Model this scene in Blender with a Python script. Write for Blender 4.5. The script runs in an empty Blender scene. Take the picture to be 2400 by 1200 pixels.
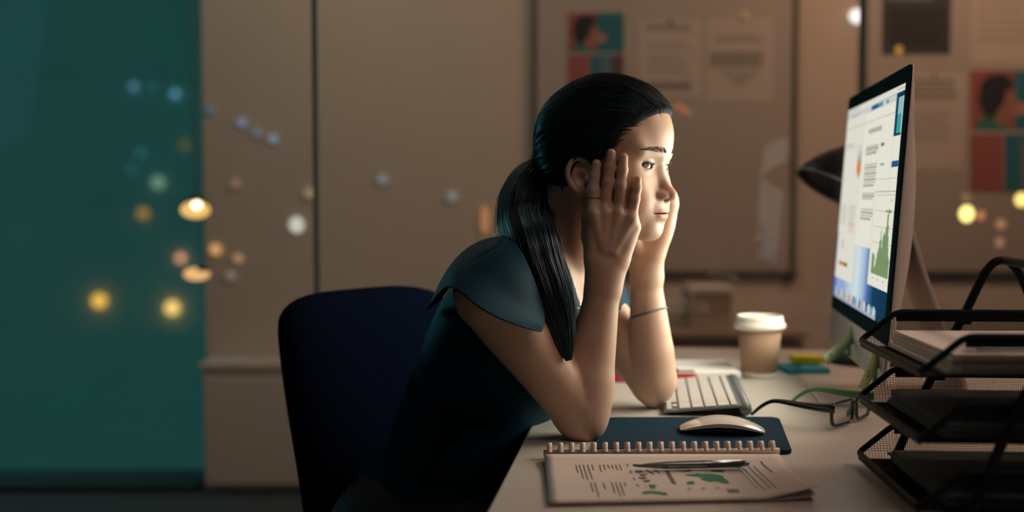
import bpy, bmesh, math, random
import numpy as np
from mathutils import Vector, Matrix, Euler

random.seed(7)
RNG = np.random.default_rng(11)
SC = bpy.context.scene
COL = SC.collection

# ------------------------------------------------------------------ camera
CAMZ, PITCH, FPX = 1.055, math.radians(3.08), 2600.0
cam_data = bpy.data.cameras.new('camera')
cam = bpy.data.objects.new('camera', cam_data)
COL.objects.link(cam)
cam.location = (0, 0, CAMZ)
cam.rotation_euler = (math.radians(90) - PITCH, 0, 0)
cam_data.sensor_width = 36.0
cam_data.lens = 36.0 * FPX / 2400.0
cam_data.clip_start = 0.02
cam_data.clip_end = 500
cam_data.dof.use_dof = True
cam_data.dof.focus_distance = 1.43
cam_data.dof.aperture_fstop = (cam_data.lens / 1000.0) / 0.0195
SC.camera = cam

# ------------------------------------------------------------------ exposure
SC.view_settings.view_transform = 'Standard'
SC.view_settings.look = 'None'
SC.view_settings.exposure = 0.0
SC.view_settings.gamma = 1.0
SC.view_settings.use_curve_mapping = False
SC.cycles.sample_clamp_indirect = 3.0
SC.cycles.max_bounces = 8
SC.cycles.transparent_max_bounces = 16
SC.cycles.caustics_reflective = False
SC.cycles.caustics_refractive = False


def lin(r, g, b):
    def f(c):
        c /= 255.0
        return c / 12.92 if c <= 0.04045 else ((c + 0.055) / 1.055) ** 2.4
    return (f(r), f(g), f(b), 1.0)


# ------------------------------------------------------------------ night sky
world = bpy.data.worlds.new('night_sky')
SC.world = world
world.use_nodes = True
wn, wl = world.node_tree.nodes, world.node_tree.links
for n in list(wn):
    wn.remove(n)
wo = wn.new('ShaderNodeOutputWorld')
wb = wn.new('ShaderNodeBackground')
wc = wn.new('ShaderNodeTexCoord')
ws = wn.new('ShaderNodeSeparateXYZ')
wr = wn.new('ShaderNodeValToRGB')
wm = wn.new('ShaderNodeMapRange')
wm.inputs['From Min'].default_value = -0.3
wm.inputs['From Max'].default_value = 0.35
wl.new(wc.outputs['Generated'], ws.inputs[0])
wl.new(ws.outputs['Z'], wm.inputs['Value'])
wl.new(wm.outputs[0], wr.inputs[0])
cr = wr.color_ramp
cr.elements[0].position = 0.0
cr.elements[0].color = (0.014, 0.085, 0.074, 1)
cr.elements[1].position = 1.0
cr.elements[1].color = (0.004, 0.052, 0.058, 1)
e = cr.elements.new(0.42)
e.color = (0.038, 0.125, 0.112, 1)
wl.new(wr.outputs[0], wb.inputs[0])
wb.inputs[1].default_value = 1.0
wl.new(wb.outputs[0], wo.inputs[0])


# ------------------------------------------------------------------ lamps
def area(name, loc, target, size, power, color, size_y=None, spread=math.pi):
    d = bpy.data.lights.new(name, 'AREA')
    d.energy = power
    d.color = color
    d.shape = 'RECTANGLE' if size_y else 'SQUARE'
    d.size = size
    if size_y:
        d.size_y = size_y
    d.spread = spread
    o = bpy.data.objects.new(name, d)
    COL.objects.link(o)
    o.location = loc
    o.rotation_euler = (Vector(target) - Vector(loc)).to_track_quat('-Z', 'Y').to_euler()
    return o


# added key light, screen-sized and at the screen, stronger than the monitor's own glow
area('added_key_light', (0.545, 1.76, 1.02), (-0.45, 1.90, 1.03), 0.50, 4.2, (1.0, 0.93, 0.74), 0.30, math.radians(150))
# warm ceiling lamp over the camera's side of the office
area('office_ceiling_light', (0.95, 0.55, 2.64), (0.75, 0.95, 0.7), 0.9, 8.6, (1.0, 0.70, 0.58))
# a second warm ceiling lamp further right
area('office_ceiling_light', (2.4, 1.75, 2.64), (0.7, 1.75, 0.9), 0.9, 15.0, (1.0, 0.68, 0.52), 0.5, math.radians(110))
# the two ceiling lamps of the room behind the glass
area('meeting_room_light', (1.7, 3.05, 2.64), (1.3, 4.0, 1.1), 0.9, 22.0, (1.0, 0.57, 0.34), 0.5)
area('corridor_light', (-0.6, 3.05, 2.64), (-0.4, 4.0, 0.9), 0.9, 7.2, (1.0, 0.85, 0.64), 0.5)
# added rim lamp, standing in for teal city glow through the night window
area('teal_rim_light', (-3.0, 4.6, 2.0), (0.0, 1.7, 0.9), 1.2, 30.0, (0.16, 0.72, 0.85))


# ------------------------------------------------------------------ pixel -> place
_c, _s = math.cos(PITCH), math.sin(PITCH)


def ray(u, v):
    a, b = (u - 1200) / FPX, -(v - 600) / FPX
    return Vector((a, _c + b * _s, -_s + b * _c))


def W(u, v, Y):
    d = ray(u, v)
    t = Y / d.y
    return Vector((d.x * t, Y, CAMZ + d.z * t))


DESK_Z = 0.73


def G(u, v, z=DESK_Z):
    d = ray(u, v)
    t = (z - CAMZ) / d.z
    return Vector((d.x * t, d.y * t, z))


# ------------------------------------------------------------------ materials
MATS = {}


def mat(name, color, rough=0.5, metal=0.0, noise=0.0, nscale=40.0, bump=0.0, bscale=200.0,
        emit=None, estr=1.0, spec=0.5, sheen=0.0, sheen_tint=None, coat=0.0, sss=0.0, stretch=None, aniso=0.0):
    if name in MATS:
        return MATS[name]
    m = bpy.data.materials.new(name)
    m.use_nodes = True
    nt = m.node_tree
    p = nt.nodes['Principled BSDF']
    p.inputs['Base Color'].default_value = color if len(color) == 4 else (*color, 1)
    p.inputs['Roughness'].default_value = rough
    p.inputs['Metallic'].default_value = metal
    p.inputs['Specular IOR Level'].default_value = spec
    p.inputs['Sheen Weight'].default_value = sheen
    if sheen_tint:
        p.inputs['Sheen Tint'].default_value = sheen_tint
    p.inputs['Coat Weight'].default_value = coat
    p.inputs['Subsurface Weight'].default_value = sss
    p.inputs['Anisotropic'].default_value = aniso
    if emit:
        p.inputs['Emission Color'].default_value = emit if len(emit) == 4 else (*emit, 1)
        p.inputs['Emission Strength'].default_value = estr
    if noise or bump:
        tc = nt.nodes.new('ShaderNodeTexCoord')
        src = tc.outputs['Object']
        if stretch:
            mp = nt.nodes.new('ShaderNodeMapping')
            mp.inputs['Scale'].default_value = stretch
            nt.links.new(src, mp.inputs[0])
            src = mp.outputs[0]
        if noise:
            nz = nt.nodes.new('ShaderNodeTexNoise')
            nz.inputs['Scale'].default_value = nscale
            nz.inputs['Detail'].default_value = 4
            nt.links.new(src, nz.inputs['Vector'])
            mx = nt.nodes.new('ShaderNodeMix')
            mx.data_type = 'RGBA'
            c = np.array(p.inputs['Base Color'].default_value[:3])
            mx.inputs['A'].default_value = (*(c * (1 - noise)), 1)
            mx.inputs['B'].default_value = (*np.minimum(c * (1 + noise), 1), 1)
            nt.links.new(nz.outputs['Fac'], mx.inputs['Factor'])
            nt.links.new(mx.outputs['Result'], p.inputs['Base Color'])
        if bump:
            nb = nt.nodes.new('ShaderNodeTexNoise')
            nb.inputs['Scale'].default_value = bscale
            nb.inputs['Detail'].default_value = 3
            nt.links.new(src, nb.inputs['Vector'])
            bp = nt.nodes.new('ShaderNodeBump')
            bp.inputs['Strength'].default_value = bump
            bp.inputs['Distance'].default_value = 0.002
            nt.links.new(nb.outputs['Fac'], bp.inputs['Height'])
            nt.links.new(bp.outputs[0], p.inputs['Normal'])
    MATS[name] = m
    return m


def glow(name, color, strength=1.0):
    if name in MATS:
        return MATS[name]
    m = bpy.data.materials.new(name)
    m.use_nodes = True
    nt = m.node_tree
    nt.nodes.remove(nt.nodes['Principled BSDF'])
    em = nt.nodes.new('ShaderNodeEmission')
    em.inputs[0].default_value = color if len(color) == 4 else (*color, 1)
    em.inputs[1].default_value = strength
    nt.links.new(em.outputs[0], nt.nodes['Material Output'].inputs[0])
    MATS[name] = m
    return m


def pane_glass(name, tint=(1, 1, 1), gloss=1.0, ior=1.5):
    m = bpy.data.materials.new(name)
    m.use_nodes = True
    nt = m.node_tree
    nt.nodes.remove(nt.nodes['Principled BSDF'])
    tr = nt.nodes.new('ShaderNodeBsdfTransparent')
    tr.inputs[0].default_value = (*tint, 1)
    gl = nt.nodes.new('ShaderNodeBsdfGlossy')
    gl.inputs['Roughness'].default_value = 0.0
    fr = nt.nodes.new('ShaderNodeFresnel')
    fr.inputs['IOR'].default_value = ior
    mu = nt.nodes.new('ShaderNodeMath')
    mu.operation = 'MULTIPLY'
    mu.inputs[1].default_value = gloss
    mx = nt.nodes.new('ShaderNodeMixShader')
    nt.links.new(fr.outputs[0], mu.inputs[0])
    nt.links.new(mu.outputs[0], mx.inputs[0])
    nt.links.new(tr.outputs[0], mx.inputs[1])
    nt.links.new(gl.outputs[0], mx.inputs[2])
    nt.links.new(mx.outputs[0], nt.nodes['Material Output'].inputs[0])
    return m


# ------------------------------------------------------------------ mesh helpers
def tag(o, label=None, category=None, group=None, kind=None):
    if label:
        o['label'] = label
    if category:
        o['category'] = category
    if group:
        o['group'] = group
    if kind:
        o['kind'] = kind
    return o


def thing(name, loc, label, category, group=None):
    o = bpy.data.objects.new(name, None)
    o.empty_display_size = 0.05
    COL.objects.link(o)
    o.location = loc
    return tag(o, label, category, group)


def _origin(parent):
    v = Vector((0, 0, 0))
    while parent is not None:
        v += Vector(parent.location)
        parent = parent.parent
    return v


class MB:
    """collects shapes in world coordinates, then links them as one mesh object"""

    def __init__(self):
        self.v, self.f, self.m = [], [], []

    def add(self, verts, faces, mi=0):
        o = len(self.v)
        self.v += [tuple(p) for p in verts]
        self.f += [tuple(i + o for i in q) for q in faces]
        self.m += [mi] * len(faces)

    def box(self, c, size, axes=None, mi=0):
        ax = axes or (Vector((1, 0, 0)), Vector((0, 1, 0)), Vector((0, 0, 1)))
        c = Vector(c)
        h = [s / 2 for s in size]
        vs = []
        for sz in (-1, 1):
            for sx, sy in ((-1, -1), (1, -1), (1, 1), (-1, 1)):
                vs.append(c + ax[0] * (sx * h[0]) + ax[1] * (sy * h[1]) + ax[2] * (sz * h[2]))
        self.add(vs, [(3, 2, 1, 0), (4, 5, 6, 7), (0, 1, 5, 4), (1, 2, 6, 5), (2, 3, 7, 6), (3, 0, 4, 7)], mi)

    def tube(self, pts, r, n=8, mi=0, caps=True, closed=False, ref=None):
        pts = [Vector(p) for p in pts]
        N = len(pts)
        rs = list(r) if hasattr(r, '__len__') else [r] * N
        up = Vector(ref) if ref else None
        vs = []
        prev = None
        for i, p in enumerate(pts):
            if closed:
                t = (pts[(i + 1) % N] - pts[i - 1]).normalized()
            else:
                t = (pts[min(i + 1, N - 1)] - pts[max(i - 1, 0)]).normalized()
            if prev is None:
                a = up or (Vector((0, 0, 1)) if abs(t.z) < 0.9 else Vector((1, 0, 0)))
                x = t.cross(a).normalized()
            else:
                x = (prev - t * prev.dot(t)).normalized()
            prev = x
            y = t.cross(x)
            ri = rs[i]
            ra, rb = ri if isinstance(ri, tuple) else (ri, ri)
            for k in range(n):
                an = 2 * math.pi * k / n
                vs.append(p + x * (math.cos(an) * ra) + y * (math.sin(an) * rb))
        fs = []
        M = N if closed else N - 1
        for i in range(M):
            j = (i + 1) % N
            for k in range(n):
                l = (k + 1) % n
                fs.append((i * n + k, i * n + l, j * n + l, j * n + k))
        if caps and not closed:
            fs.append(tuple(reversed(range(n))))
            fs.append(tuple((N - 1) * n + k for k in range(n)))
        self.add(vs, fs, mi)

    def lathe(self, prof, c, n=32, axes=None, mi=0, caps=True):
        """prof: list of (radius, height) along axes[2]"""
        ax = axes or (Vector((1, 0, 0)), Vector((0, 1, 0)), Vector((0, 0, 1)))
        c = Vector(c)
        vs = []
        for r, h in prof:
            for k in range(n):
                a = 2 * math.pi * k / n
                vs.append(c + ax[0] * (r * math.cos(a)) + ax[1] * (r * math.sin(a)) + ax[2] * h)
        fs = []
        for i in range(len(prof) - 1):
            for k in range(n):
                l = (k + 1) % n
                fs.append((i * n + k, i * n + l, (i + 1) * n + l, (i + 1) * n + k))
        if caps:
            fs.append(tuple(reversed(range(n))))
            fs.append(tuple((len(prof) - 1) * n + k for k in range(n)))
        self.add(vs, fs, mi)

    def prism(self, outline, up, mi=0):
        """outline: world points of one flat face; up: vector to the other face"""
        n = len(outline)
        a = [Vector(p) for p in outline]
        b = [p + Vector(up) for p in a]
        fs = [tuple(reversed(range(n))), tuple(n + k for k in range(n))]
        for k in range(n):
            l = (k + 1) % n
            fs.append((k, l, n + l, n + k))
        self.add(a + b, fs, mi)

    def sphere(self, c, r, nu=16, nv=10, axes=None, mi=0):
        rr = r if hasattr(r, '__len__') else (r, r, r)
        ax = axes or (Vector((1, 0, 0)), Vector((0, 1, 0)), Vector((0, 0, 1)))
        c = Vector(c)
        vs = [c - ax[2] * rr[2]]
        for j in range(1, nv):
            th = math.pi * j / nv
            for k in range(nu):
                a = 2 * math.pi * k / nu
                vs.append(c + ax[0] * (rr[0] * math.sin(th) * math.cos(a)) + ax[1] * (rr[1] * math.sin(th) * math.sin(a)) - ax[2] * (rr[2] * math.cos(th)))
        vs.append(c + ax[2] * rr[2])
        fs = []
        for k in range(nu):
            fs.append((0, 1 + (k + 1) % nu, 1 + k))
        for j in range(nv - 2):
            for k in range(nu):
                l = (k + 1) % nu
                fs.append((1 + j * nu + k, 1 + j * nu + l, 1 + (j + 1) * nu + l, 1 + (j + 1) * nu + k))
        last = len(vs) - 1
        for k in range(nu):
            fs.append((last, 1 + (nv - 2) * nu + k, 1 + (nv - 2) * nu + (k + 1) % nu))
        self.add(vs, fs, mi)

    def build(self, name, mats, parent=None, smooth=False, bevel=0.0, segs=2, subsurf=0, solid=0.0, angle=None):
        me = bpy.data.meshes.new(name)
        off = _origin(parent)
        me.from_pydata([(x - off.x, y - off.y, z - off.z) for x, y, z in self.v], [], self.f)
        for m in (mats if isinstance(mats, (list, tuple)) else [mats]):
            me.materials.append(m)
        if any(self.m):
            me.polygons.foreach_set('material_index', self.m)
        if smooth:
            me.polygons.foreach_set('use_smooth', [True] * len(me.polygons))
        o = bpy.data.objects.new(name, me)
        COL.objects.link(o)
        o.parent = parent
        if solid:
            md = o.modifiers.new('solid', 'SOLIDIFY')
            md.thickness = solid
            md.offset = 0
        if subsurf:
            md = o.modifiers.new('sub', 'SUBSURF')
            md.levels = md.render_levels = subsurf
        if bevel:
            md = o.modifiers.new('bevel', 'BEVEL')
            md.width = bevel
            md.segments = segs
            md.limit_method = 'ANGLE'
            md.angle_limit = math.radians(40)
            if smooth:
                md.harden_normals = True
        me.update()
        return o


def dup_part(o, parent, delta=(0, 0, 0)):
    c = o.copy()
    COL.objects.link(c)
    c.parent = parent
    c.location = Vector(o.location) + Vector(delta)
    return c


def rounded(pts, r, n=5):
    """round the corners of a closed 2-D/3-D outline"""
    out = []
    P = [Vector(p) for p in pts]
    N = len(P)
    rs = r if hasattr(r, '__len__') else [r] * N
    for i in range(N):
        a, b, c = P[i - 1], P[i], P[(i + 1) % N]
        ri = rs[i]
        if ri <= 0:
            out.append(b)
            continue
        d1, d2 = (a - b), (c - b)
        ri = min(ri, d1.length * 0.49, d2.length * 0.49)
        s, e_ = b + d1.normalized() * ri, b + d2.normalized() * ri
        for k in range(n + 1):
            t = k / n
            out.append(s * (1 - t) ** 2 + b * (2 * t * (1 - t)) + e_ * t ** 2)
    return out


def smooth_path(pts, n=6, closed=False):
    """Catmull-Rom through the points"""
    P = [Vector(p) for p in pts]
    out = []
    N = len(P)
    for i in range(N if closed else N - 1):
        p1, p2 = P[i], P[(i + 1) % N]
        p0 = P[i - 1] if (i > 0 or closed) else p1 * 2 - p2
        p3 = P[(i + 2) % N] if (i + 2 < N or closed) else p2 * 2 - p1
        for k in range(n):
            t = k / n
            out.append(0.5 * ((2 * p1) + (p2 - p0) * t + (2 * p0 - 5 * p1 + 4 * p2 - p3) * t * t + (3 * p1 - p0 - 3 * p2 + p3) * t ** 3))
    if not closed:
        out.append(P[-1])
    return out


# the desk's own directions: away from the seat, along its length, up
DEV = (G(1250, 985) - G(1140, 1200)).normalized()
E2 = Vector((DEV.x, DEV.y, 0)).normalized()
E1 = Vector((E2.y, -E2.x, 0))
EZ = Vector((0, 0, 1))
EX, EY = Vector((1, 0, 0)), Vector((0, 1, 0))

# ================================================================== THE SETTING
M_FLOOR = mat('carpet', (0.035, 0.05, 0.055), 0.95, noise=0.25, nscale=60, bump=0.4, bscale=300)
M_WALL = mat('beige_paint', (0.50, 0.44, 0.38), 0.9, noise=0.05, nscale=3, bump=0.05)
M_CEIL = mat('white_ceiling', (0.6, 0.6, 0.58), 0.9, noise=0.03, nscale=5)
M_OFFWALL = mat('grey_paint', (0.30, 0.28, 0.27), 0.9, noise=0.05, nscale=3)
M_SEAL = mat('dark_seal', (0.05, 0.085, 0.085), 0.6, noise=0.1)
M_ALU_DARK = mat('dark_frame', (0.03, 0.035, 0.035), 0.45, 0.3, noise=0.1)
X0, X1, YF, YB, ZC = -3.4, 3.6, -2.4, 4.05, 2.7


def struct(name, mb, m, parent=None, **k):
    o = mb.build(name, m, parent, **k)
    if parent is None:
        o['kind'] = 'structure'
    return o


b = MB(); b.box(((X0 + X1) / 2, (YF + YB) / 2, -0.05), (X1 - X0 + .4, YB - YF + .4, 0.1)); struct('floor', b, M_FLOOR)
b = MB(); b.box(((X0 + X1) / 2, (YF + YB) / 2, ZC + 0.05), (X1 - X0 + .4, YB - YF + .4, 0.1)); struct('ceiling', b, M_CEIL)
b = MB(); b.box(((X0 + X1) / 2, YF - 0.05, ZC / 2), (X1 - X0 + .2, 0.1, ZC)); struct('wall_front', b, M_OFFWALL)
b = MB(); b.box((X0 - 0.05, (YF + YB) / 2, ZC / 2), (0.1, YB - YF, ZC)); struct('wall_left', b, M_OFFWALL)
b = MB(); b.box((X1 + 0.05, (YF + YB) / 2, ZC / 2), (0.1, YB - YF, ZC)); struct('wall_right', b, M_OFFWALL)
XW = (480 - 1200) / FPX * YB            # where the plastered wall ends and the night window begins
b = MB(); b.box(((XW + X1) / 2, YB + 0.06, ZC / 2), (X1 - XW, 0.12, ZC)); struct('wall_back', b, M_WALL)

# the glass partition behind the desk: three floor-to-ceiling panes with thin dark joints
GA = math.radians(7.0)
GD = Vector((math.cos(GA), -math.sin(GA), 0))
GN = Vector((math.sin(GA), math.cos(GA), 0))
GP = Vector((0.6, 2.50, 0))


def on_glass(u):
    """point of the partition seen at picture column u (at floor level)"""
    d = ray(u, 460)
    t = GP.dot(GN) / (d.x * GN.x + d.y * GN.y)
    return Vector((d.x * t, d.y * t, 0))


M_GLASS = pane_glass('partition_glass')
nt = M_GLASS.node_tree
geo = nt.nodes.new('ShaderNodeNewGeometry')
mr = nt.nodes.new('ShaderNodeMapRange')
mr.inputs['To Min'].default_value = 1.5
mr.inputs['To Max'].default_value = 1 / 1.5
nt.links.new(geo.outputs['Backfacing'], mr.inputs['Value'])
nt.links.new(mr.outputs[0], [n for n in nt.nodes if n.type == 'FRESNEL'][0].inputs['IOR'])

J1, J2 = on_glass(741), on_glass(2015)
GL0 = GP + GD * ((X0 - GP.x) / GD.x)
GL1 = GP + GD * ((X1 - GP.x) / GD.x)
for i, (a, c) in enumerate(((GL0, J1), (J1, J2), (J2, GL1))):
    a2, c2 = a + GD * 0.006, c - GD * 0.006
    b = MB()
    b.box((a2 + c2) / 2 + EZ * (ZC / 2), ((c2 - a2).length, 0.010, ZC - 0.02), (GD, GN, EZ))
    struct('window_%d' % (i + 1), b, M_GLASS)
for i, j in enumerate((J1, J2)):
    b = MB()
    b.box(j + EZ * (ZC / 2), (0.010, 0.014, ZC), (GD, GN, EZ))
    struct('trim_%d' % (i + 1), b, M_SEAL)
b = MB()
b.box((GL0 + GL1) / 2 + EZ * 0.012, ((GL1 - GL0).length, 0.035, 0.024), (GD, GN, EZ))
struct('trim_3', b, M_ALU_DARK)

# the night window at the far left, beyond the partition
M_NIGHTGLASS = pane_glass('night_glass', (0.93, 0.98, 0.97), 0.6)
b = MB(); b.box(((X0 + XW) / 2, YB + 0.03, ZC / 2), (XW - X0 - .004, 0.012, ZC - 0.02)); w4 = struct('window_4', b, M_NIGHTGLASS)
b = MB(); b.box(((X0 + XW) / 2, YB - 0.07, 0.012), (XW - X0, 0.16, 0.024)); struct('trim_4', b, M_ALU_DARK)

# ================================================================== THE CITY OUTSIDE
M_CITY = mat('night_concrete', (0.74, 0.70, 0.68), 0.9, noise=0.1, nscale=0.4)


def globe(parent, c, r, color, strength, sx=1.0, name='lamp_globe'):
    b = MB()
    b.sphere(c, (r * sx, r, r), 12, 8)
    return b.build(name, glow('glow_%s' % '_'.join('%d' % (1000 * x) for x in (*color[:3], strength)), color, strength), parent, True)


by = 24.0
bx0, bx1 = (-150 - 1200) / FPX * by, (472 - 1200) / FPX * by
city = thing('exterior_tower_block', ((bx0 + bx1) / 2, by + 4, -14.0), 'dark teal tower block outside the night window, dotted with small lights', 'building')
b = MB(); b.box(((bx0 + bx1) / 2, by + 4, -1.0), (bx1 - bx0, 8, 26)); b.build('wall', M_CITY, city)
b = MB()
for k in range(9):
    b.box(((bx0 + bx1) / 2, by - 0.02, -10 + k * 2.7), (bx1 - bx0 - .4, 0.05, 0.25))
b.build('floor_band', M_CITY, city)
for (u, v, r, col_, st) in (
        (313, 203, .05, (.10, .28, .42), .75), (357, 203, .05, (.06, .22, .32), .3), (410, 220, .05, (.12, .34, .48), .85),
        (330, 357, .05, (.05, .26, .30), .40), (308, 397, .05, (.05, .24, .26), .35), (370, 428, .09, (.25, .42, .30), .5),
        (432, 340, .07, (.30, .26, .10), .25), (335, 500, .08, (.60, .34, .08), .45), (232, 705, .10, (.95, .50, .08), .9),
        (403, 722, .10, (1.0, .62, .16), 1.0), (423, 605, .06, (.95, .40, .22), .9)):
    globe(city, W(u, v, by - .08), r * 1.35, col_, st * 1.6)

# ================================================================== THE ROOM BEHIND THE GLASS
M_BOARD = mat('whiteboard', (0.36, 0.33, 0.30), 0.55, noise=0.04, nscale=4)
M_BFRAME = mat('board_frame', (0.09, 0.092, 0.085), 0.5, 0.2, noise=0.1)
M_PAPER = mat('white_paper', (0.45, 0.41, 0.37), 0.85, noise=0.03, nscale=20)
M_PAPERW = mat('office_paper', (0.78, 0.74, 0.68), 0.8, noise=0.02, nscale=20)
M_INK = mat('grey_ink', (0.12, 0.11, 0.11), 0.8, noise=0.05)
M_INKB = mat('black_ink', (0.025, 0.025, 0.03), 0.8, noise=0.05)
M_INKW = mat('faded_ink', (0.21, 0.20, 0.195), 0.8, noise=0.05)
M_INKL = mat('pale_ink', (0.33, 0.30, 0.28), 0.8, noise=0.05)


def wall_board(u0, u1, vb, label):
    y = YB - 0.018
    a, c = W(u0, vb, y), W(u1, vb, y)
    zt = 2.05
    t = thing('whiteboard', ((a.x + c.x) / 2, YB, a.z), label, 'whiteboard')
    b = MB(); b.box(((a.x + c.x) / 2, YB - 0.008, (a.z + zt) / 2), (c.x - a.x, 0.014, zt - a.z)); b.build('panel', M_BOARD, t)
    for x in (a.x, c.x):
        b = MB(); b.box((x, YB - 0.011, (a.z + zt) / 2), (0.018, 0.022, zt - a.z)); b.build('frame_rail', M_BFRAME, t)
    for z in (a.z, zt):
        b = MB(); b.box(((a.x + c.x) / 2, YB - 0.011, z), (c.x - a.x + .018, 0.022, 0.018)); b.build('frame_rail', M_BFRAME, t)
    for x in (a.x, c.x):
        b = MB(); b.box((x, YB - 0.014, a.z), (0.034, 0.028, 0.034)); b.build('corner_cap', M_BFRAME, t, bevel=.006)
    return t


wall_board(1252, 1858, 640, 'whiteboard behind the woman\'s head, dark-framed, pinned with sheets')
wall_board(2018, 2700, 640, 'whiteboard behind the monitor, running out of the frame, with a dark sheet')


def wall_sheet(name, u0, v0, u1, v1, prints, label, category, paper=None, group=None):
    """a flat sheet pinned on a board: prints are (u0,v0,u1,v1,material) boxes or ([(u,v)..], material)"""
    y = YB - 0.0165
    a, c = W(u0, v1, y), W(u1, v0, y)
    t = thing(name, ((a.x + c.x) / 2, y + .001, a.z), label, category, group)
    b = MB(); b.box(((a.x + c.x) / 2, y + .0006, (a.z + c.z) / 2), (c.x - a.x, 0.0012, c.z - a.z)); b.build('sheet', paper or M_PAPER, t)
    mats = []
    b = MB()
    for i, pr in enumerate(prints):
        if len(pr) == 2:
            pts, m = pr
        else:
            x0, y0, x1, y1, m = pr
            pts = [(x0, y0), (x0, y1), (x1, y1), (x1, y0)]
        if m not in mats:
            mats.append(m)
        yy = y - 0.0003 - 0.00006 * i
        b.add([W(u, v, yy) for u, v in pts], [tuple(range(len(pts)))], mats.index(m))
    if prints:
        b.build('print', mats, t)
    b = MB(); b.lathe([(0.006, 0), (0.006, .004), (.003, .008)], ((a.x + c.x) / 2, y, c.z - .008), 12, (EX, EZ, -EY)); b.build('magnet', M_BFRAME, t)
    return t


def blob(cx, cy, rx, ry, n=22, wob=0.0):
    return [(cx + rx * math.cos(-2 * math.pi * k / n) * (1 + wob * math.sin(3.1 * k)), cy + ry * math.sin(-2 * math.pi * k / n) * (1 + wob * math.cos(2.3 * k))) for k in range(n)]


P_RED = mat('print_red', (0.27, 0.085, 0.08), 0.8, noise=0.1)
P_PINK = mat('print_pink', (0.40, 0.19, 0.17), 0.8, noise=0.1)
P_TEAL = mat('print_teal', (0.012, 0.14, 0.185), 0.8, noise=0.1)
P_TEALG = mat('print_grey_teal', (0.09, 0.16, 0.175), 0.8, noise=0.1)
P_DARK = mat('print_dark', (0.012, 0.014, 0.02), 0.8, noise=0.1)
P_GREEN = mat('print_green', (0.02, 0.16, 0.13), 0.8, noise=0.1)
P_SKIN = mat('print_skin', (0.27, 0.13, 0.10), 0.8, noise=0.1)
P_MAROON = mat('print_maroon', (0.10, 0.05, 0.07), 0.8, noise=0.1)


def portrait(u0, v0, w, label):
    """portrait sheet: head in profile on red above, teal block, colour fields below"""
    h = w * 1.42
    f = lambda x, y: (u0 + x * w, v0 + y * h)
    def q(x0, y0, x1, y1, m):
        return (*f(x0, y0), *f(x1, y1), m)
    def P(l):
        return [f(x, y) for x, y in l]
    pr = [q(0, 0, 1, .5, P_RED), q(.52, 0, 1, .5, P_TEAL),
          (P([(.50, .31), (.52, .27), (.60, .26), (.68, .28), (.70, .32), (.66, .36), (.56, .37), (.50, .36)]), P_PINK),
          (P([(.05, .5), (.08, .42), (.22, .36), (.38, .40), (.46, .5)]), P_GREEN),
          (P([(.30, .30), (.46, .28), (.50, .36), (.42, .46), (.30, .44)]), P_SKIN),
          (P([(.36, .12), (.50, .14), (.545, .22), (.56, .27), (.53, .29), (.52, .34), (.44, .37), (.34, .34)]), P_SKIN),
          (P([(.14, .36), (.10, .25), (.12, .12), (.22, .04), (.38, .03), (.50, .08), (.50, .15), (.42, .17), (.40, .26), (.34, .32), (.26, .40)]), P_DARK),
          q(0, .52, .38, 1, P_RED), q(.38, .52, .42, 1, P_PINK), q(.40, .52, .80, 1, P_TEAL), q(.58, .56, .78, 1, P_TEALG), q(.80, .52, 1, 1, P_MAROON)]
    return wall_sheet('portrait_poster', u0, v0, u0 + w, v0 + h, pr, label, 'poster')


portrait(1330, 30, 132, 'red and teal portrait poster on the whiteboard above the woman\'s head')
portrait(2274, 165, 200, 'larger red and teal portrait poster at the right edge, level with the monitor')


def rows(u0, u1, v0, v1, n, m, th=0.5, ragged=0.25):
    out = []
    for k in range(n):
        v = v0 + (v1 - v0) * k / n
        e_ = u1 - (u1 - u0) * ragged * random.random()
        out.append((u0, v, e_, v + (v1 - v0) / n * th, m))
    return out


wall_sheet('notice_sheet', 1497, 46, 1645, 228, rows(1512, 1625, 56, 78, 2, M_INKW) + rows(1512, 1628, 100, 118, 2, M_INKL) +
           rows(1518, 1615, 128, 182, 5, M_INKL) + [(1512, 192, 1620, 211, M_INKW)],
           'pale sheet of faint text right of the smaller portrait poster', 'sheet')
wall_sheet('notice_sheet', 1655, 40, 1815, 238, rows(1675, 1790, 84, 102, 2, M_INKW) + rows(1664, 1790, 122, 160, 3, M_INKW, .8, .05) +
           [([(1680, 165), (1735, 208), (1785, 168)], M_INKL)],
           'pale sheet with a dark text block, second from the smaller portrait poster', 'sheet')
wall_sheet('notice_sheet', 2066, -90, 2232, 128, rows(2078, 2220, -60, 8, 4, M_INKW) + rows(2084, 2222, 20, 112, 6, M_INKB, .75, .1),
           'dark sheet on the board above the monitor', 'sheet', mat('dark_print', (0.04, 0.05, 0.052), 0.8, noise=0.1))
wall_sheet('notice_sheet', 2274, -90, 2450, 150, rows(2290, 2430, -40, 110, 7, M_INKL, .4),
           'pale sheet in the top right corner above the larger portrait poster', 'sheet')
wall_sheet('notice_sheet', 2112, 172, 2262, 400, rows(2126, 2246, 186, 240, 4, M_INKW, .6, .15) + rows(2126, 2240, 262, 340, 5, M_INKL),
           'pale text sheet between the monitor and the larger portrait poster', 'sheet')

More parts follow.
